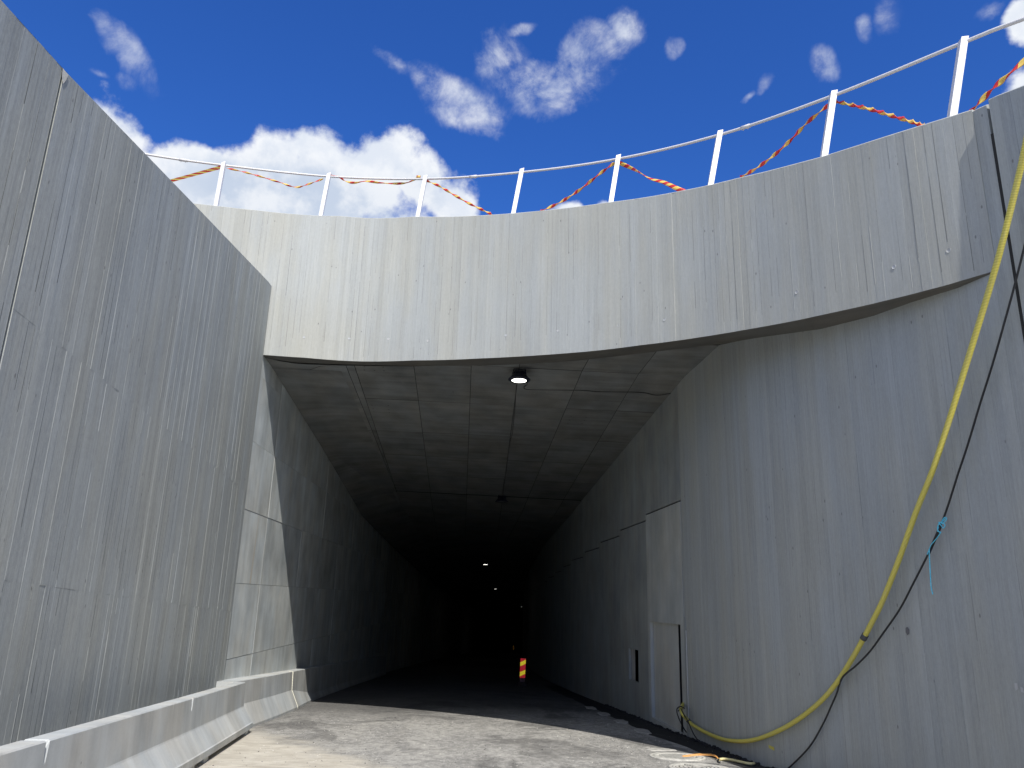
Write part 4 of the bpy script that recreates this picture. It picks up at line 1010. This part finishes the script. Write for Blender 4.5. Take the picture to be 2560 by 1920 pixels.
# fixed barrier cast against the tunnel wall
fxb = empty('fixed_barrier', (-5.2, 18, fz(-5.2, 18))); tag(fxb, 'fixed concrete barrier cast along the foot of the left tunnel wall, running into the shadow', 'concrete barrier')
LB = Path([(-4.98 + 0.0, 15.2), (-5.02, 16.2), (-5.07, 18), (-5.20, 20.1), (-5.36, 23.0), (-5.62, 30), (-5.95, 45)])
def fixprof(hb, toe, wallgap): return [(0, 0.85), (-0.012, 0.862), (-0.05 - wallgap, 0.862), (-0.05 - wallgap, -0.1), (toe, -0.1), (toe, 0.05), (0.02, hb)]
u20 = LB.hit(727, 1730)[0]
segs = [(0.0, u20 - 0.012), (u20 + 0.012, u20 + 3.2), (u20 + 3.22, u20 + 8.5), (u20 + 8.52, u20 + 20)]
for k, (a, b) in enumerate(segs):
    mb = MB(); n = 5
    for i in range(n):
        ua, ub = lerp(a, b, i / n), lerp(a, b, (i + 1) / n); F_ = []
        for u in (ua, ub):
            p, t = LB.at(u); ax = Vector((t.y, -t.x, 0)); w = max(0.0, min(1.0, (u - u20) / 3.0)); hb = 0.43 - 0.25 * w; toe = 0.2 - 0.12 * w
            q = cx(LT, p.y) if p.y > 15.74 else -5.37
            F_.append(((Vector((p.x, p.y, fz(p.x, p.y))), ax, Vector((0, 0, 1))), fixprof(hb, toe, abs(p.x - q))))
        (fa, pa), (fb2, pb) = F_; m = len(pa); acc = 0
        PA = [fa[0] + fa[1] * c[0] + fa[2] * c[1] for c in pa]; PB = [fb2[0] + fb2[1] * c[0] + fb2[2] * c[1] for c in pb]
        for w in range(m):
            j = (w + 1) % m; dd_ = (PA[w] - PA[j]).length
            mb.quad([PA[w], PB[w], PB[j], PA[j]], [(ua + 9, -acc), (ub + 9, -acc), (ub + 9, -acc - dd_), (ua + 9, -acc - dd_)], 0.5 if k == 0 else 0.35); acc += dd_
        if i == 0: mb.quad(PA)
        if i == n - 1: mb.quad(PB[::-1])
    mb.build('barrier_section', M_barrier, fxb)
mb = MB(); p, t = LB.at(u20); ax = Vector((t.y, -t.x, 0)); o_ = Vector((p.x, p.y, fz(p.x, p.y)))
mb.tube([o_ + ax * c[0] + Vector((0, 0, c[1])) for c in ((-0.1, 0.862), (0.002, 0.858), (0.02, 0.43), (0.20, 0.05), (0.20, 0.0))], 0.011, 6)
mb.build('joint_seal', plain('cream_sealant', (0.75, 0.73, 0.6), 0.6), fxb)

# ------------------------------------------------------------------ railing on the beam
ldir = (rt * 0 + Vector((0.178, -0.265, 0.947))).normalized()
rail = empty('railing', (0, 14.5, 9.7)); tag(rail, 'white steel railing with slanting posts along the top of the curved beam', 'railing')
post_px = [((560, 406), (539, 511)), ((823, 434), (801, 534)), ((1064, 440), (1040, 540)), ((1305, 423), (1278, 531)), ((1546, 389), (1521, 505)), ((1800, 328), (1768, 462)), ((2084, 229), (2050, 391)), ((2409, 95), (2369, 288))]
tops = []
def post_mesh(w, dp, L):
    """upright channel: web towards the viewer, flange each side; slanted top"""
    mb = MB(); t = 0.012
    mb.box((-w / 2, -dp / 2, -0.15), (w / 2, -dp / 2 + t, L)); mb.box((-w / 2, dp / 2 - t, -0.15), (w / 2, dp / 2, L - 0.02)); mb.box((-t / 2, -dp / 2 + t, -0.15), (t / 2, dp / 2 - t, L - 0.01))
    return mb
for k, (tp, bt) in enumerate(post_px):
    u, B = FC.hit(bt[0], bt[1] + 2) if FC.hit(bt[0], bt[1] + 2) and k < 8 else (None, None)
    vt = ray(*tp)
    p, t = FC.at(u); back = Vector((-t.y, t.x, 0)) * 0.07
    B = Vector((p.x, p.y, ftop(u))) + back - Vector((0, 0, 0.03))
    # length so that the head meets the sight line of the photographed head
    T = CAM + vt * (B.y + 0.13); L = (T - B).length
    best = L if True else min(((abs((lambda w: math.atan2(w.x, w.y) - math.atan2(vt.x, vt.y))(B + ldir * L - CAM)) + abs(((B + ldir * L - CAM).z / (B + ldir * L - CAM).xy.length) - vt.z / vt.xy.length), L) for L in [0.7 + 0.01 * q for q in range(80)]))[1]
    tops.append((T, B, u, L))
Lm = sorted(x[3] for x in tops)[4]
def frame_from(zdir, xhint):
    z = zdir.normalized(); y = z.cross(xhint).normalized(); x = y.cross(z); return Matrix((x, y, z)).transposed().to_4x4()
for k, (T, B, u, L) in enumerate(tops):
    Mx = Matrix.Translation(B) @ frame_from((T - B), rt * 1.0 + Vector((0, 0, 0)))
    mb = MB(); w = 0.088; dp = 0.075; t = 0.009
    mb.box((-w / 2, -dp / 2, 0.0), (w / 2, -dp / 2 + t, L - 0.03), Mx)
    v = [Mx @ Vector(c) for c in ((-w / 2, -dp / 2, L - 0.03), (w / 2, -dp / 2, L - 0.03), (w / 2, -dp / 2, L + 0.02), (-w / 2, -dp / 2 + t, L - 0.03), (w / 2, -dp / 2 + t, L - 0.03), (w / 2, -dp / 2 + t, L + 0.02))]
    mb.quad([v[0], v[1], v[2]]); mb.quad([v[3], v[5], v[4]]); mb.quad([v[0], v[2], v[5], v[3]]); mb.quad([v[1], v[4], v[5], v[2]])
    mb.box((w / 2 - t, -dp / 2 + t, 0.0), (w / 2, dp / 2, L - 0.02), Mx); mb.box((-w / 2, -dp / 2 + t, 0.0), (-w / 2 + t, dp / 2, L - 0.05), Mx)
    po = mb.build('post', M_paint, rail)
    if k >= 4:
        mb = MB()
        for q in range(9):
            c = Mx @ Vector((w / 2 + 0.001, 0.0, 0.08 + q * (L - 0.15) / 8)); e = Mx.to_3x3() @ Vector((1, 0, 0)); f = Mx.to_3x3() @ Vector((0, 1, 0)); g_ = Mx.to_3x3() @ Vector((0, 0, 1))
            mb.quad([c + f * 0.009 * cos(a * pi / 3) + g_ * 0.009 * sin(a * pi / 3) for a in range(6)])
        mb.build('bolt_holes', M_tie, po)
# handrail through the post heads
hr_ = [t[0] - (t[0] - t[1]).normalized() * 0.05 for t in tops]
d0 = (hr_[0] - hr_[1]); pre = CAM + ray(365, 383) * (hr_[0].y - 0.35); pre2 = CAM + ray(180, 345) * (hr_[0].y - 1.1)
v = ray(2560, 42); d1 = hr_[-1] - hr_[-2]
T_ = (hr_[-1] - CAM).length
post9 = CAM + v * (hr_[-1].y - 0.6); post10 = post9 + (post9 - hr_[-1]) * 2.5 + Vector((0.2, 0, 0))
HP = smoothpts([pre2, pre] + hr_ + [post9, post10], 8)
off_ = Vector((0, 0.05, 0.0))
mb = MB(); mb.tube([p + off_ for p in HP], 0.025, 12); mb.build('handrail', M_paint, rail)
HPp = [p + off_ for p in HP]
def near(px):
    return min(HPp, key=lambda p: abs(1280 + F * 0 + (lambda c: c)(0) - 0) if False else abs(math.atan2((p - CAM).x, (p - CAM).y) - math.atan2(ray(px[0], px[1]).x, 1)))
for s_ in ((450, 395), (1175, 442), (1880, 318)):
    c = near(s_); i = HPp.index(c); d = (HPp[i + 1] - c).normalized(); mb = MB(); mb.tube([c - d * 0.09, c + d * 0.09], 0.034, 10)
    for sg in (-1, 1): mb.tube([c + d * 0.05 * sg - Vector((0, 0, 0.03)), c + d * 0.05 * sg - Vector((0, 0, 0.052))], 0.010, 6)
    mb.build('splice_sleeve', M_paint, rail)

# ------------------------------------------------------------------ barrier tape
def tape(P, label, turns=2.0, width=0.075, flat=None, sub=14, ph=0.0, uv0=0.0):
    P = smoothpts(P, sub); mb = MB(); prev = None; L = 0; n = len(P); V = []
    for i, p in enumerate(P):
        t = (P[min(i + 1, n - 1)] - P[max(i - 1, 0)]).normalized()
        s = (p - CAM).normalized(); a = t.cross(s).normalized(); b = s                  # a: seen full width, b: edge on
        q = i / (n - 1)
        an = ph + (turns(q) if callable(turns) else turns * 2 * pi * q)
        w = (a * cos(an) + b * sin(an)) * width * 0.5
        if i: L += (p - P[i - 1]).length
        w2 = (a * cos(an + 1.75) + b * sin(an + 1.75)) * width * 0.5
        V.append((p - w, p + w, L, p + w2))
    if flat:
        for (a0, b0, l0, c0), (a1, b1, l1, c1) in zip(V, V[1:]):
            mb.quad([a0, b0, b1, a1], [(l0 + uv0, 0), (l0 + uv0, 1), (l1 + uv0, 1), (l1 + uv0, 0)], smooth=True)
    else:
        K = 6; rings = []
        for i, p in enumerate(P):
            t = (P[min(i + 1, n - 1)] - P[max(i - 1, 0)]).normalized(); s_ = (p - CAM).normalized(); a = t.cross(s_).normalized(); b = t.cross(a)
            q = i / (n - 1); an = ph + (turns(q) if callable(turns) else turns * 2 * pi * q)
            e1 = a * cos(an) + b * sin(an); e2 = b * cos(an) - a * sin(an); th = 0.30 + 0.12 * sin(an * 1.7 + 2)
            rings.append([p + (e1 * cos(2 * pi * k / K) + e2 * sin(2 * pi * k / K) * th) * width * 0.5 for k in range(K)])
        for i in range(n - 1):
            l0, l1 = V[i][2], V[i + 1][2]
            for k in range(K):
                k2 = (k + 1) % K
                mb.quad([rings[i][k], rings[i][k2], rings[i + 1][k2], rings[i + 1][k]], [(l0 + uv0, k / K), (l0 + uv0, (k + 1) / K), (l1 + uv0, (k + 1) / K), (l1 + uv0, k / K)], smooth=True)
    return tag(mb.build('barrier_tape', M_tape, weld=True), label, 'barrier tape', 'red and yellow tape strung along the railing')
def D(px, py, dist):                                   # point on a sight line at a given ground distance
    v = ray(px, py); return CAM + v * (dist / v.xy.length)
dist = [(t[0] - CAM).xy.length for t in tops]
def dr_(px):                                           # ground distance of the railing at that bearing
    a = math.atan2(ray(px, 420).x, 1); A = [(math.atan2((p - CAM).x, (p - CAM).y), (p - CAM).xy.length) for p in HPp]
    return min(A, key=lambda q: abs(q[0] - a))[1]
def TP(lst, extra=0.0): return [D(x, y, dr_(x) + extra) for x, y in lst]
tape(TP([(552, 418), (490, 435), (428, 452), (380, 465)]), 'flat striped tape from the leftmost post down behind the left wall', turns=lambda q: 0.25 * sin(q * 3), ph=0.9 * 0.5, width=0.085, flat=True)
tape(TP([(566, 420), (610, 430), (650, 441), (700, 456), (740, 468), (775, 459), (808, 447)]), 'thin drooping tape between the first and second railing posts from the left', turns=4.0, width=0.045, ph=1.3)
tape(TP([(826, 437), (850, 443), (862, 452), (885, 457), (915, 453), (950, 457), (990, 459), (1020, 456), (1045, 444)]), 'wavy tape between the second and third railing posts from the left', turns=2.4, width=0.055, ph=0.9)
tape(TP([(1068, 452), (1100, 466), (1130, 484), (1170, 507), (1205, 524), (1230, 536)]), 'twisted tape slanting down from the third post across the edge of the cloud', turns=3.2, width=0.062)
tape(TP([(1352, 528), (1400, 506), (1450, 474), (1500, 434), (1538, 406)]), 'twisted tape rising from the wall edge to the middle of the railing', turns=3.2, width=0.066)
tape(TP([(1549, 407), (1590, 426), (1625, 446), (1660, 456), (1690, 470), (1712, 479)]), 'broad twisted tape slanting down to the right from the fifth post', turns=lambda q: 5 * q - 3.0 * max(0, q - 0.42), width=0.085)
tape(TP([(1852, 442), (1890, 421), (1935, 388), (1980, 347), (2020, 305), (2072, 262)]), 'twisted tape rising from the wall edge to the sixth post', turns=3.6, width=0.062)
tape(TP([(2090, 253), (2130, 262), (2180, 274), (2230, 289), (2280, 304), (2308, 313)]), 'nearly taut finely striped tape slanting down from the sixth post', turns=5.0, width=0.066)
tape([CAM + ray(2428, 280) * 8.6, CAM + ray(2470, 234) * 8.45, CAM + ray(2520, 188) * 8.3, CAM + ray(2600, 118) * 8.1], 'large striped tape rising out of the picture at the upper right', turns=1.8, width=0.075)
mb = MB(); c = D(822, 437, dr_(822)); mb.tube([c + Vector((-.03, 0, 0)), c + Vector((.05, 0, 0.0))], 0.03, 8); mb.build('tape_knot', M_tape, bpy.data.objects['barrier_tape.002'])
mb = MB(); c = D(1048, 442, dr_(1048)); mb.tube([c + Vector((-.06, 0, 0)), c + Vector((.03, 0, 0.0))], 0.032, 8); mb.build('tape_knot', M_tape, bpy.data.objects['barrier_tape.003'])

# ------------------------------------------------------------------ tunnel lamps
def lamp(pos, label, lit, grp='high-bay lamps under the tunnel ceiling'):
    root = empty('ceiling_lamp', tuple(pos)); tag(root, label, 'ceiling lamp', grp)
    top = zc(pos); T0 = Matrix.Translation(pos)
    mb = MB(); mb.lathe([(0.235, 0.015), (0.24, 0.03), (0.20, 0.07), (0.13, 0.15), (0.115, 0.16), (0.11, 0.20), (0.04, 0.21)], 32, T0)
    mb.lathe([(0.185, 0.004), (0.20, 0.0), (0.235, 0.012), (0.235, 0.02)], 32, T0)
    for k in range(12):
        a = k * pi / 6; mb.box((0.02, -0.006, 0.06), (0.15, 0.006, 0.19), T0 @ Matrix.Rotation(a, 4, 'Z'))
    mb.build('housing', M_lampbody, root)
    mb = MB(); mb.lathe([(0.183, 0.006), (0.12, 0.0), (0.03, -0.003), (0.0, -0.003)], 32, T0); mb.build('lens', M_led if lit else M_led_off, root)
    mb = MB()
    mb.box((-0.12, -0.02, top - pos.z - 0.012), (0.12, 0.02, top - pos.z), T0); mb.tube([pos + Vector((-0.12, 0, top - pos.z - 0.01)), pos + Vector((-0.14, 0, 0.1))], 0.01, 6); mb.tube([pos + Vector((0.12, 0, top - pos.z - 0.01)), pos + Vector((0.14, 0, 0.1))], 0.01, 6)
    mb.build('bracket', M_lampbody, root)
    return root
def lamp_at(px, py, drop=0.27):
    return onceil(px, py, dz=drop)
l1 = lamp_at(1298, 952); lamp(l1, 'large lit round lamp hanging from the ceiling just inside the tunnel mouth', True)
l2 = lamp_at(1254, 1256); lamp(l2, 'unlit lamp in the gloom, second along the ceiling', False)
l3 = lamp_at(1213.5, 1411.5); lamp(l3, 'small lit lamp, leftmost of the far ones, below it a faint reflection', True)
l4 = lamp_at(1238.5, 1472.5); lamp(l4, 'tiny lit lamp in the middle of the far row', True)
l5 = lamp_at(1303, 1516); lamp(l5, 'faintest lamp furthest in, to the right of the others', True)
mb = MB(); P = [l1 + Vector((0.13, -0.05, 0.1)), l1 + Vector((0.17, 0.05, -0.06)), onceil(1312, 965, 0.05), onceil(1316, 973, 0.012), onceil(1380, 975, 0.012), onceil(1457, 976, 0.015), onceil(1500, 979.5, 0.015), onceil(1600, 981, 0.015), onceil(1640, 988, 0.05), onceil(1677, 983.5, 0.01)]
mb.tube(smoothpts(P), 0.009, 6); tag(mb.build('lamp_cable', M_black), 'thin black cable across the ceiling from the near lamp to the right wall', 'cable')
mb = MB(); P = [onceil(1291, 962, 0.01), onceil(1287, 1020, 0.012), onceil(1281, 1085, 0.012), onceil(1273, 1110, 0.012), onceil(1266, 1175, 0.012), l2 + Vector((0, -0.1, 0.24))]
mb.tube(P, 0.006, 6); tag(mb.build('lamp_cable', M_black), 'thin black cable running along the ceiling from the near lamp deeper in', 'cable')

# ------------------------------------------------------------------ striped guide posts
def sheet_mat():
    m, t, b = mat('reflective_sheeting'); uv = N(t, 'ShaderNodeUVMap'); uv.uv_map = 'uv'
    sp = N(t, 'ShaderNodeSeparateXYZ'); t.links.new(uv.outputs[0], sp.inputs[0])
    ph = mth(t, 'FRACT', mth(t, 'ADD', mth(t, 'MULTIPLY_ADD', sp.outputs[1], 1 / 0.395, -0.053 / 0.395 + 2), mth(t, 'MULTIPLY', sp.outputs[0], -0.48 / 0.395)))
    s = mth(t, 'LESS_THAN', ph, 0.41)
    c = mixc(t, s, (0.60, 0.02, 0.03), (1.0, 0.70, 0.03))
    setc(t, b.inputs['Base Color'], c); b.inputs['Metallic'].default_value = 0.85; b.inputs['Roughness'].default_value = 0.22
    return m
M_sheet = sheet_mat()
def guide_post(px, py, label, h=1.0):
    c = onfloor(px, py); root = empty('guide_post', (c.x, c.y, fz(c.x, c.y))); tag(root, label, 'guide post', 'striped guide posts in the tunnel')
    z = fz(c.x, c.y); T0 = Matrix.Translation((c.x, c.y, z)) @ Matrix.Rotation(R(1.5), 4, 'Y')
    mb = MB(); mb.box((-0.22, -0.4, 0), (0.22, 0.4, 0.05), T0); mb.box((-0.16, -0.3, 0.05), (0.16, 0.3, 0.10), T0); mb.build('base', plain('dark_rubber_base', (0.03, 0.02, 0.022), 0.7), root)
    lean = R(5.5); T1 = T0 @ Matrix.Translation((0, 0, 0.1)) @ Matrix.Rotation(-lean * -1, 4, 'X').inverted()
    mb = MB(); mb.box((-0.10, -0.012, 0.0), (0.10, 0.012, 0.17), T1); mb.box((-0.07, 0.008, 0.17), (0.07, 0.03, 0.9), T1); mb.build('stem', plain('dark_red_plastic', (0.10, 0.03, 0.045), 0.5), root)
    mb = MB(); w = 0.112
    q = [T1 @ Vector(p_) for p_ in ((-w, -0.014, 0.17), (w, -0.014, 0.17), (w, -0.014, 0.93), (-w, -0.014, 0.93))]; r_ = [T1 @ Vector(p_) for p_ in ((-w, 0.006, 0.17), (w, 0.006, 0.17), (w, 0.006, 0.93), (-w, 0.006, 0.93))]
    mb.quad(q, [(0, 0.0), (0.22, 0.0), (0.22, 0.76), (0, 0.76)]); mb.quad(r_[::-1], [(0.22, 0.08), (0, 0.08), (0, 0.84), (0.22, 0.84)])
    for a in range(4): mb.quad([q[a], r_[a], r_[(a + 1) % 4], q[(a + 1) % 4]], [(0, .1)] * 4)
    mb.build('striped_panel', M_sheet, root)
    mb = MB(); mb.lathe([(0.014, 0.0), (0.01, 0.008)], 8, T1 @ Matrix.Translation((0, -0.015, 0.885)) @ Matrix.Rotation(R(90), 4, 'X')); mb.build('rivet', M_led_off, root)
guide_post(1305, 1712, 'red and yellow striped guide post standing on the dark road inside the tunnel')
guide_post(1283, 1629, 'tiny far striped guide post, almost lost in the dark deeper in the tunnel')

# ------------------------------------------------------------------ hose, cable and twine on the right wall
def W(px, py, d):                                     # point d metres in front of the right wing wall
    P_ = Path([(RN.off(u, -d).x, RN.off(u, -d).y) for u in [0.12 * k for k in range(int(RN.len / 0.12))]]) if d not in W.cache else W.cache[d]
    W.cache[d] = P_; h = P_.hit(px, py)
    if h is None: v = ray(px, py); return CAM + v * ((16.2 if px < 2000 else 6.0) / 1.0)
    return h[1]
W.cache = {}
hose_px = [(1708, 1762, .0), (1703, 1772, .07), (1708, 1785, .09), (1722, 1803, .08), (1733, 1813, .07), (1760, 1829, .06), (1800, 1846, .06), (1830, 1852, .06), (1866, 1852.5, .06), (1905, 1844, .06), (1960, 1820, .06), (2010, 1788, .07), (2060, 1745, .08),
           (2100, 1695, .09), (2140, 1630, .10), (2175, 1565, .10), (2205, 1505, .11), (2245, 1405, .12), (2290, 1280, .13), (2330, 1180, .15), (2370, 1060, .17), (2410, 930, .20), (2450, 800, .24), (2480, 700, .28), (2505, 610, .32), (2530, 510, .36), (2556, 400, .42), (2590, 240, .55), (2640, 40, .7)]
P = []
for x, y, d in hose_px:
    if x < 1710 and d < 0.01:
        P.append(PR(0.32, 0.0, -0.08)); P[-1].z = P[-1].z * 0 + (CAM.z + ray(1706, 1764).z * PR(0.32, 0, 0).y)
    else: P.append(W(max(x, 1704), y, d))
P[0] = CAM + ray(1710, 1757) * 16.62; P[1] = CAM + ray(1702.5, 1771) * 16.25; P[2] = CAM + ray(1707, 1786) * 15.95
def rad(p): return 0.031
PP = smoothpts(P, 7); mb = MB(); mb.tube(PP, 0.032, 12)
hz = tag(mb.build('yellow_hose', M_hose), 'long ribbed yellow hose hanging in a curve down the right wall', 'hose')
def ring_on(PPx, px, py, r, ln, name, m, parent):
    v = ray(px, py).normalized(); c = min(PPx, key=lambda p: ((p - CAM).normalized() - v).length); i = PPx.index(c); d = (PPx[min(i + 1, len(PPx) - 1)] - PPx[max(0, i - 1)]).normalized()
    mb = MB(); mb.tube([c - d * ln, c + d * ln], r, 10); a = d.orthogonal().normalized(); mb.tube([c + a * r * .8, c + a * r * 1.9], 0.012, 6); return mb.build(name, m, parent)
ring_on(PP, 2173, 1595, 0.042, 0.035, 'tie_band', M_tie, hz); ring_on(PP, 1722, 1803, 0.042, 0.03, 'tie_band', M_tie, hz); ring_on(PP, 1703, 1770, 0.044, 0.02, 'tie_band', M_tie, hz)
cab_px = [(1955, 1935, .04), (2000, 1893, .04), (2030, 1858, .04), (2060, 1805, .05), (2078, 1765, .06), (2092, 1733, .08), (2098, 1712, .06), (2106, 1694, .13), (2120, 1680, .15), (2140, 1664, .16), (2175, 1628, .12), (2210, 1580, .08), (2250, 1522, .08), (2285, 1455, .08), (2318, 1390, .08), (2345, 1330, .08), (2368, 1270, .08), (2395, 1185, .09),
          (2420, 1110, .1), (2450, 1010, .1), (2480, 915, .11), (2510, 810, .12), (2540, 700, .13), (2575, 560, .14), (2620, 380, .16)]
PC = smoothpts([W(*c) for c in cab_px], 6); mb = MB(); mb.tube(PC, 0.0115, 8)
cb = tag(mb.build('black_cable', M_black), 'long black cable crossing the yellow hose on the right wall, tied with blue twine', 'cable')
mb = MB(); mb.tube([p for p in PC if 1282 < 0 or True][0:0] or [W(2322, 1383, .08), W(2340, 1342, .08), W(2352, 1314, .08)], 0.017, 8); mb.build('tape_wrap', M_black, cb)
# second thin black cable looping round the pilaster
for pts, lab in (([(1716, 1831, 16.20), (1704, 1811, 16.15), (1695, 1790, 16.15), (1692, 1776, 16.15), (1696, 1768, 16.1), (1704, 1767, 16.05), (1712, 1771, 16.05)], 'thin black cable hanging in a loop inside the door recess'),
                 ([(1702, 1771, 16.0), (1710, 1787, 15.9), (1719, 1801, 15.75), (1725, 1815, 15.6), (1733, 1833, 15.3), (1742, 1847, 15.1), (1751, 1857, 14.98)], 'thin black cable dropping from the hose tie to the foot of the wall')):
    mb = MB(); mb.tube(smoothpts([CAM + ray(x, y) * d for x, y, d in pts]), 0.011, 6); tag(mb.build('thin_cable', M_black), lab, 'cable')
# blue twine: knot loops and a hanging end
mb = MB(); r = 0.0055
tw = lambda L_, d=.10: smoothpts([W(x, y, d) for x, y in L_], 6)
mb.tube(tw([(2362, 1293), (2356, 1300), (2354, 1309), (2360, 1306), (2366, 1299), (2365, 1294), (2358, 1302), (2350, 1307), (2345, 1313), (2346, 1320)]), r, 6)
mb.tube(tw([(2346, 1306), (2353, 1306), (2361, 1310), (2362, 1316), (2357, 1320), (2350, 1310), (2344, 1316), (2345, 1326), (2351, 1332), (2352, 1329)]), r, 6)
mb.tube(tw([(2346, 1320), (2344, 1328), (2351, 1330), (2350, 1334), (2340, 1348), (2328, 1362), (2322, 1378), (2318, 1386), (2323, 1373)], .095), r * .9, 6)
mb.tube(tw([(2323, 1373), (2324, 1400), (2326, 1440), (2328, 1468), (2332, 1486)], .12), r * 1.1, 6)
tag(mb.build('blue_twine', M_blue), 'light blue twine knotted round the black cable with a loose end hanging down', 'twine')
for pts_, m_, nm_ in (([(2264, 1570), (2268, 1567), (2273, 1574), (2273, 1585), (2268, 1588), (2264, 1580)], plain('damp_spot', (0.14, 0.14, 0.15), 0.8), 'filled_hole'), ([(2536, 1708), (2543, 1708), (2545, 1722), (2539, 1727)], M_plug, 'mortar_chip'), ([(2550, 1716), (2558, 1720), (2560, 1732), (2553, 1730)], M_plug, 'mortar_chip')):
    mb = MB(); mb.quad([W(x, y, 0.009) for x, y in pts_]); q0_ = [W(x, y, 0.009) for x, y in pts_]; q1_ = [W(x, y, -0.01) for x, y in pts_]
    for k in range(len(pts_)): mb.quad([q0_[k], q0_[(k + 1) % len(pts_)], q1_[(k + 1) % len(pts_)], q1_[k]])
    mb.build(nm_, m_, rw)
# yellow sticker low on the wall
q = [W(x, y, 0.006) for x, y in ((1921, 1862), (1935, 1868), (1936, 1877), (1922, 1870))]; q2 = [W(x, y, 0.0) for x, y in ((1921, 1862), (1935, 1868), (1936, 1877), (1922, 1870))]
mb = MB(); mb.quad(q); [mb.quad([q2[k], q2[(k + 1) % 4], q[(k + 1) % 4], q[k]]) for k in range(4)]
tag(mb.build('yellow_sticker', plain('yellow_sticker_print', (0.62, 0.56, 0.10), 0.5, 0, 0.15, 60)), 'small yellow marker stuck low on the right wall below the hose', 'marker')
# earth banks behind the walls, so the place goes on beyond them
mb = MB()
for k in range(30):
    u0_, u1_ = k * 1.13, (k + 1) * 1.13
    a, b = LN.off(u0_, -0.45), LN.off(u1_, -0.45); c, d = LN.off(u1_, -30), LN.off(u0_, -30)
    mb.quad([(a.x, a.y, ltop(u0_) - 0.35), (b.x, b.y, ltop(u1_) - 0.35), (c.x, c.y, ltop(u1_) - 0.2), (d.x, d.y, ltop(u0_) - 0.2)])
tag(mb.build('ground_bank', M_earth), kind='structure')
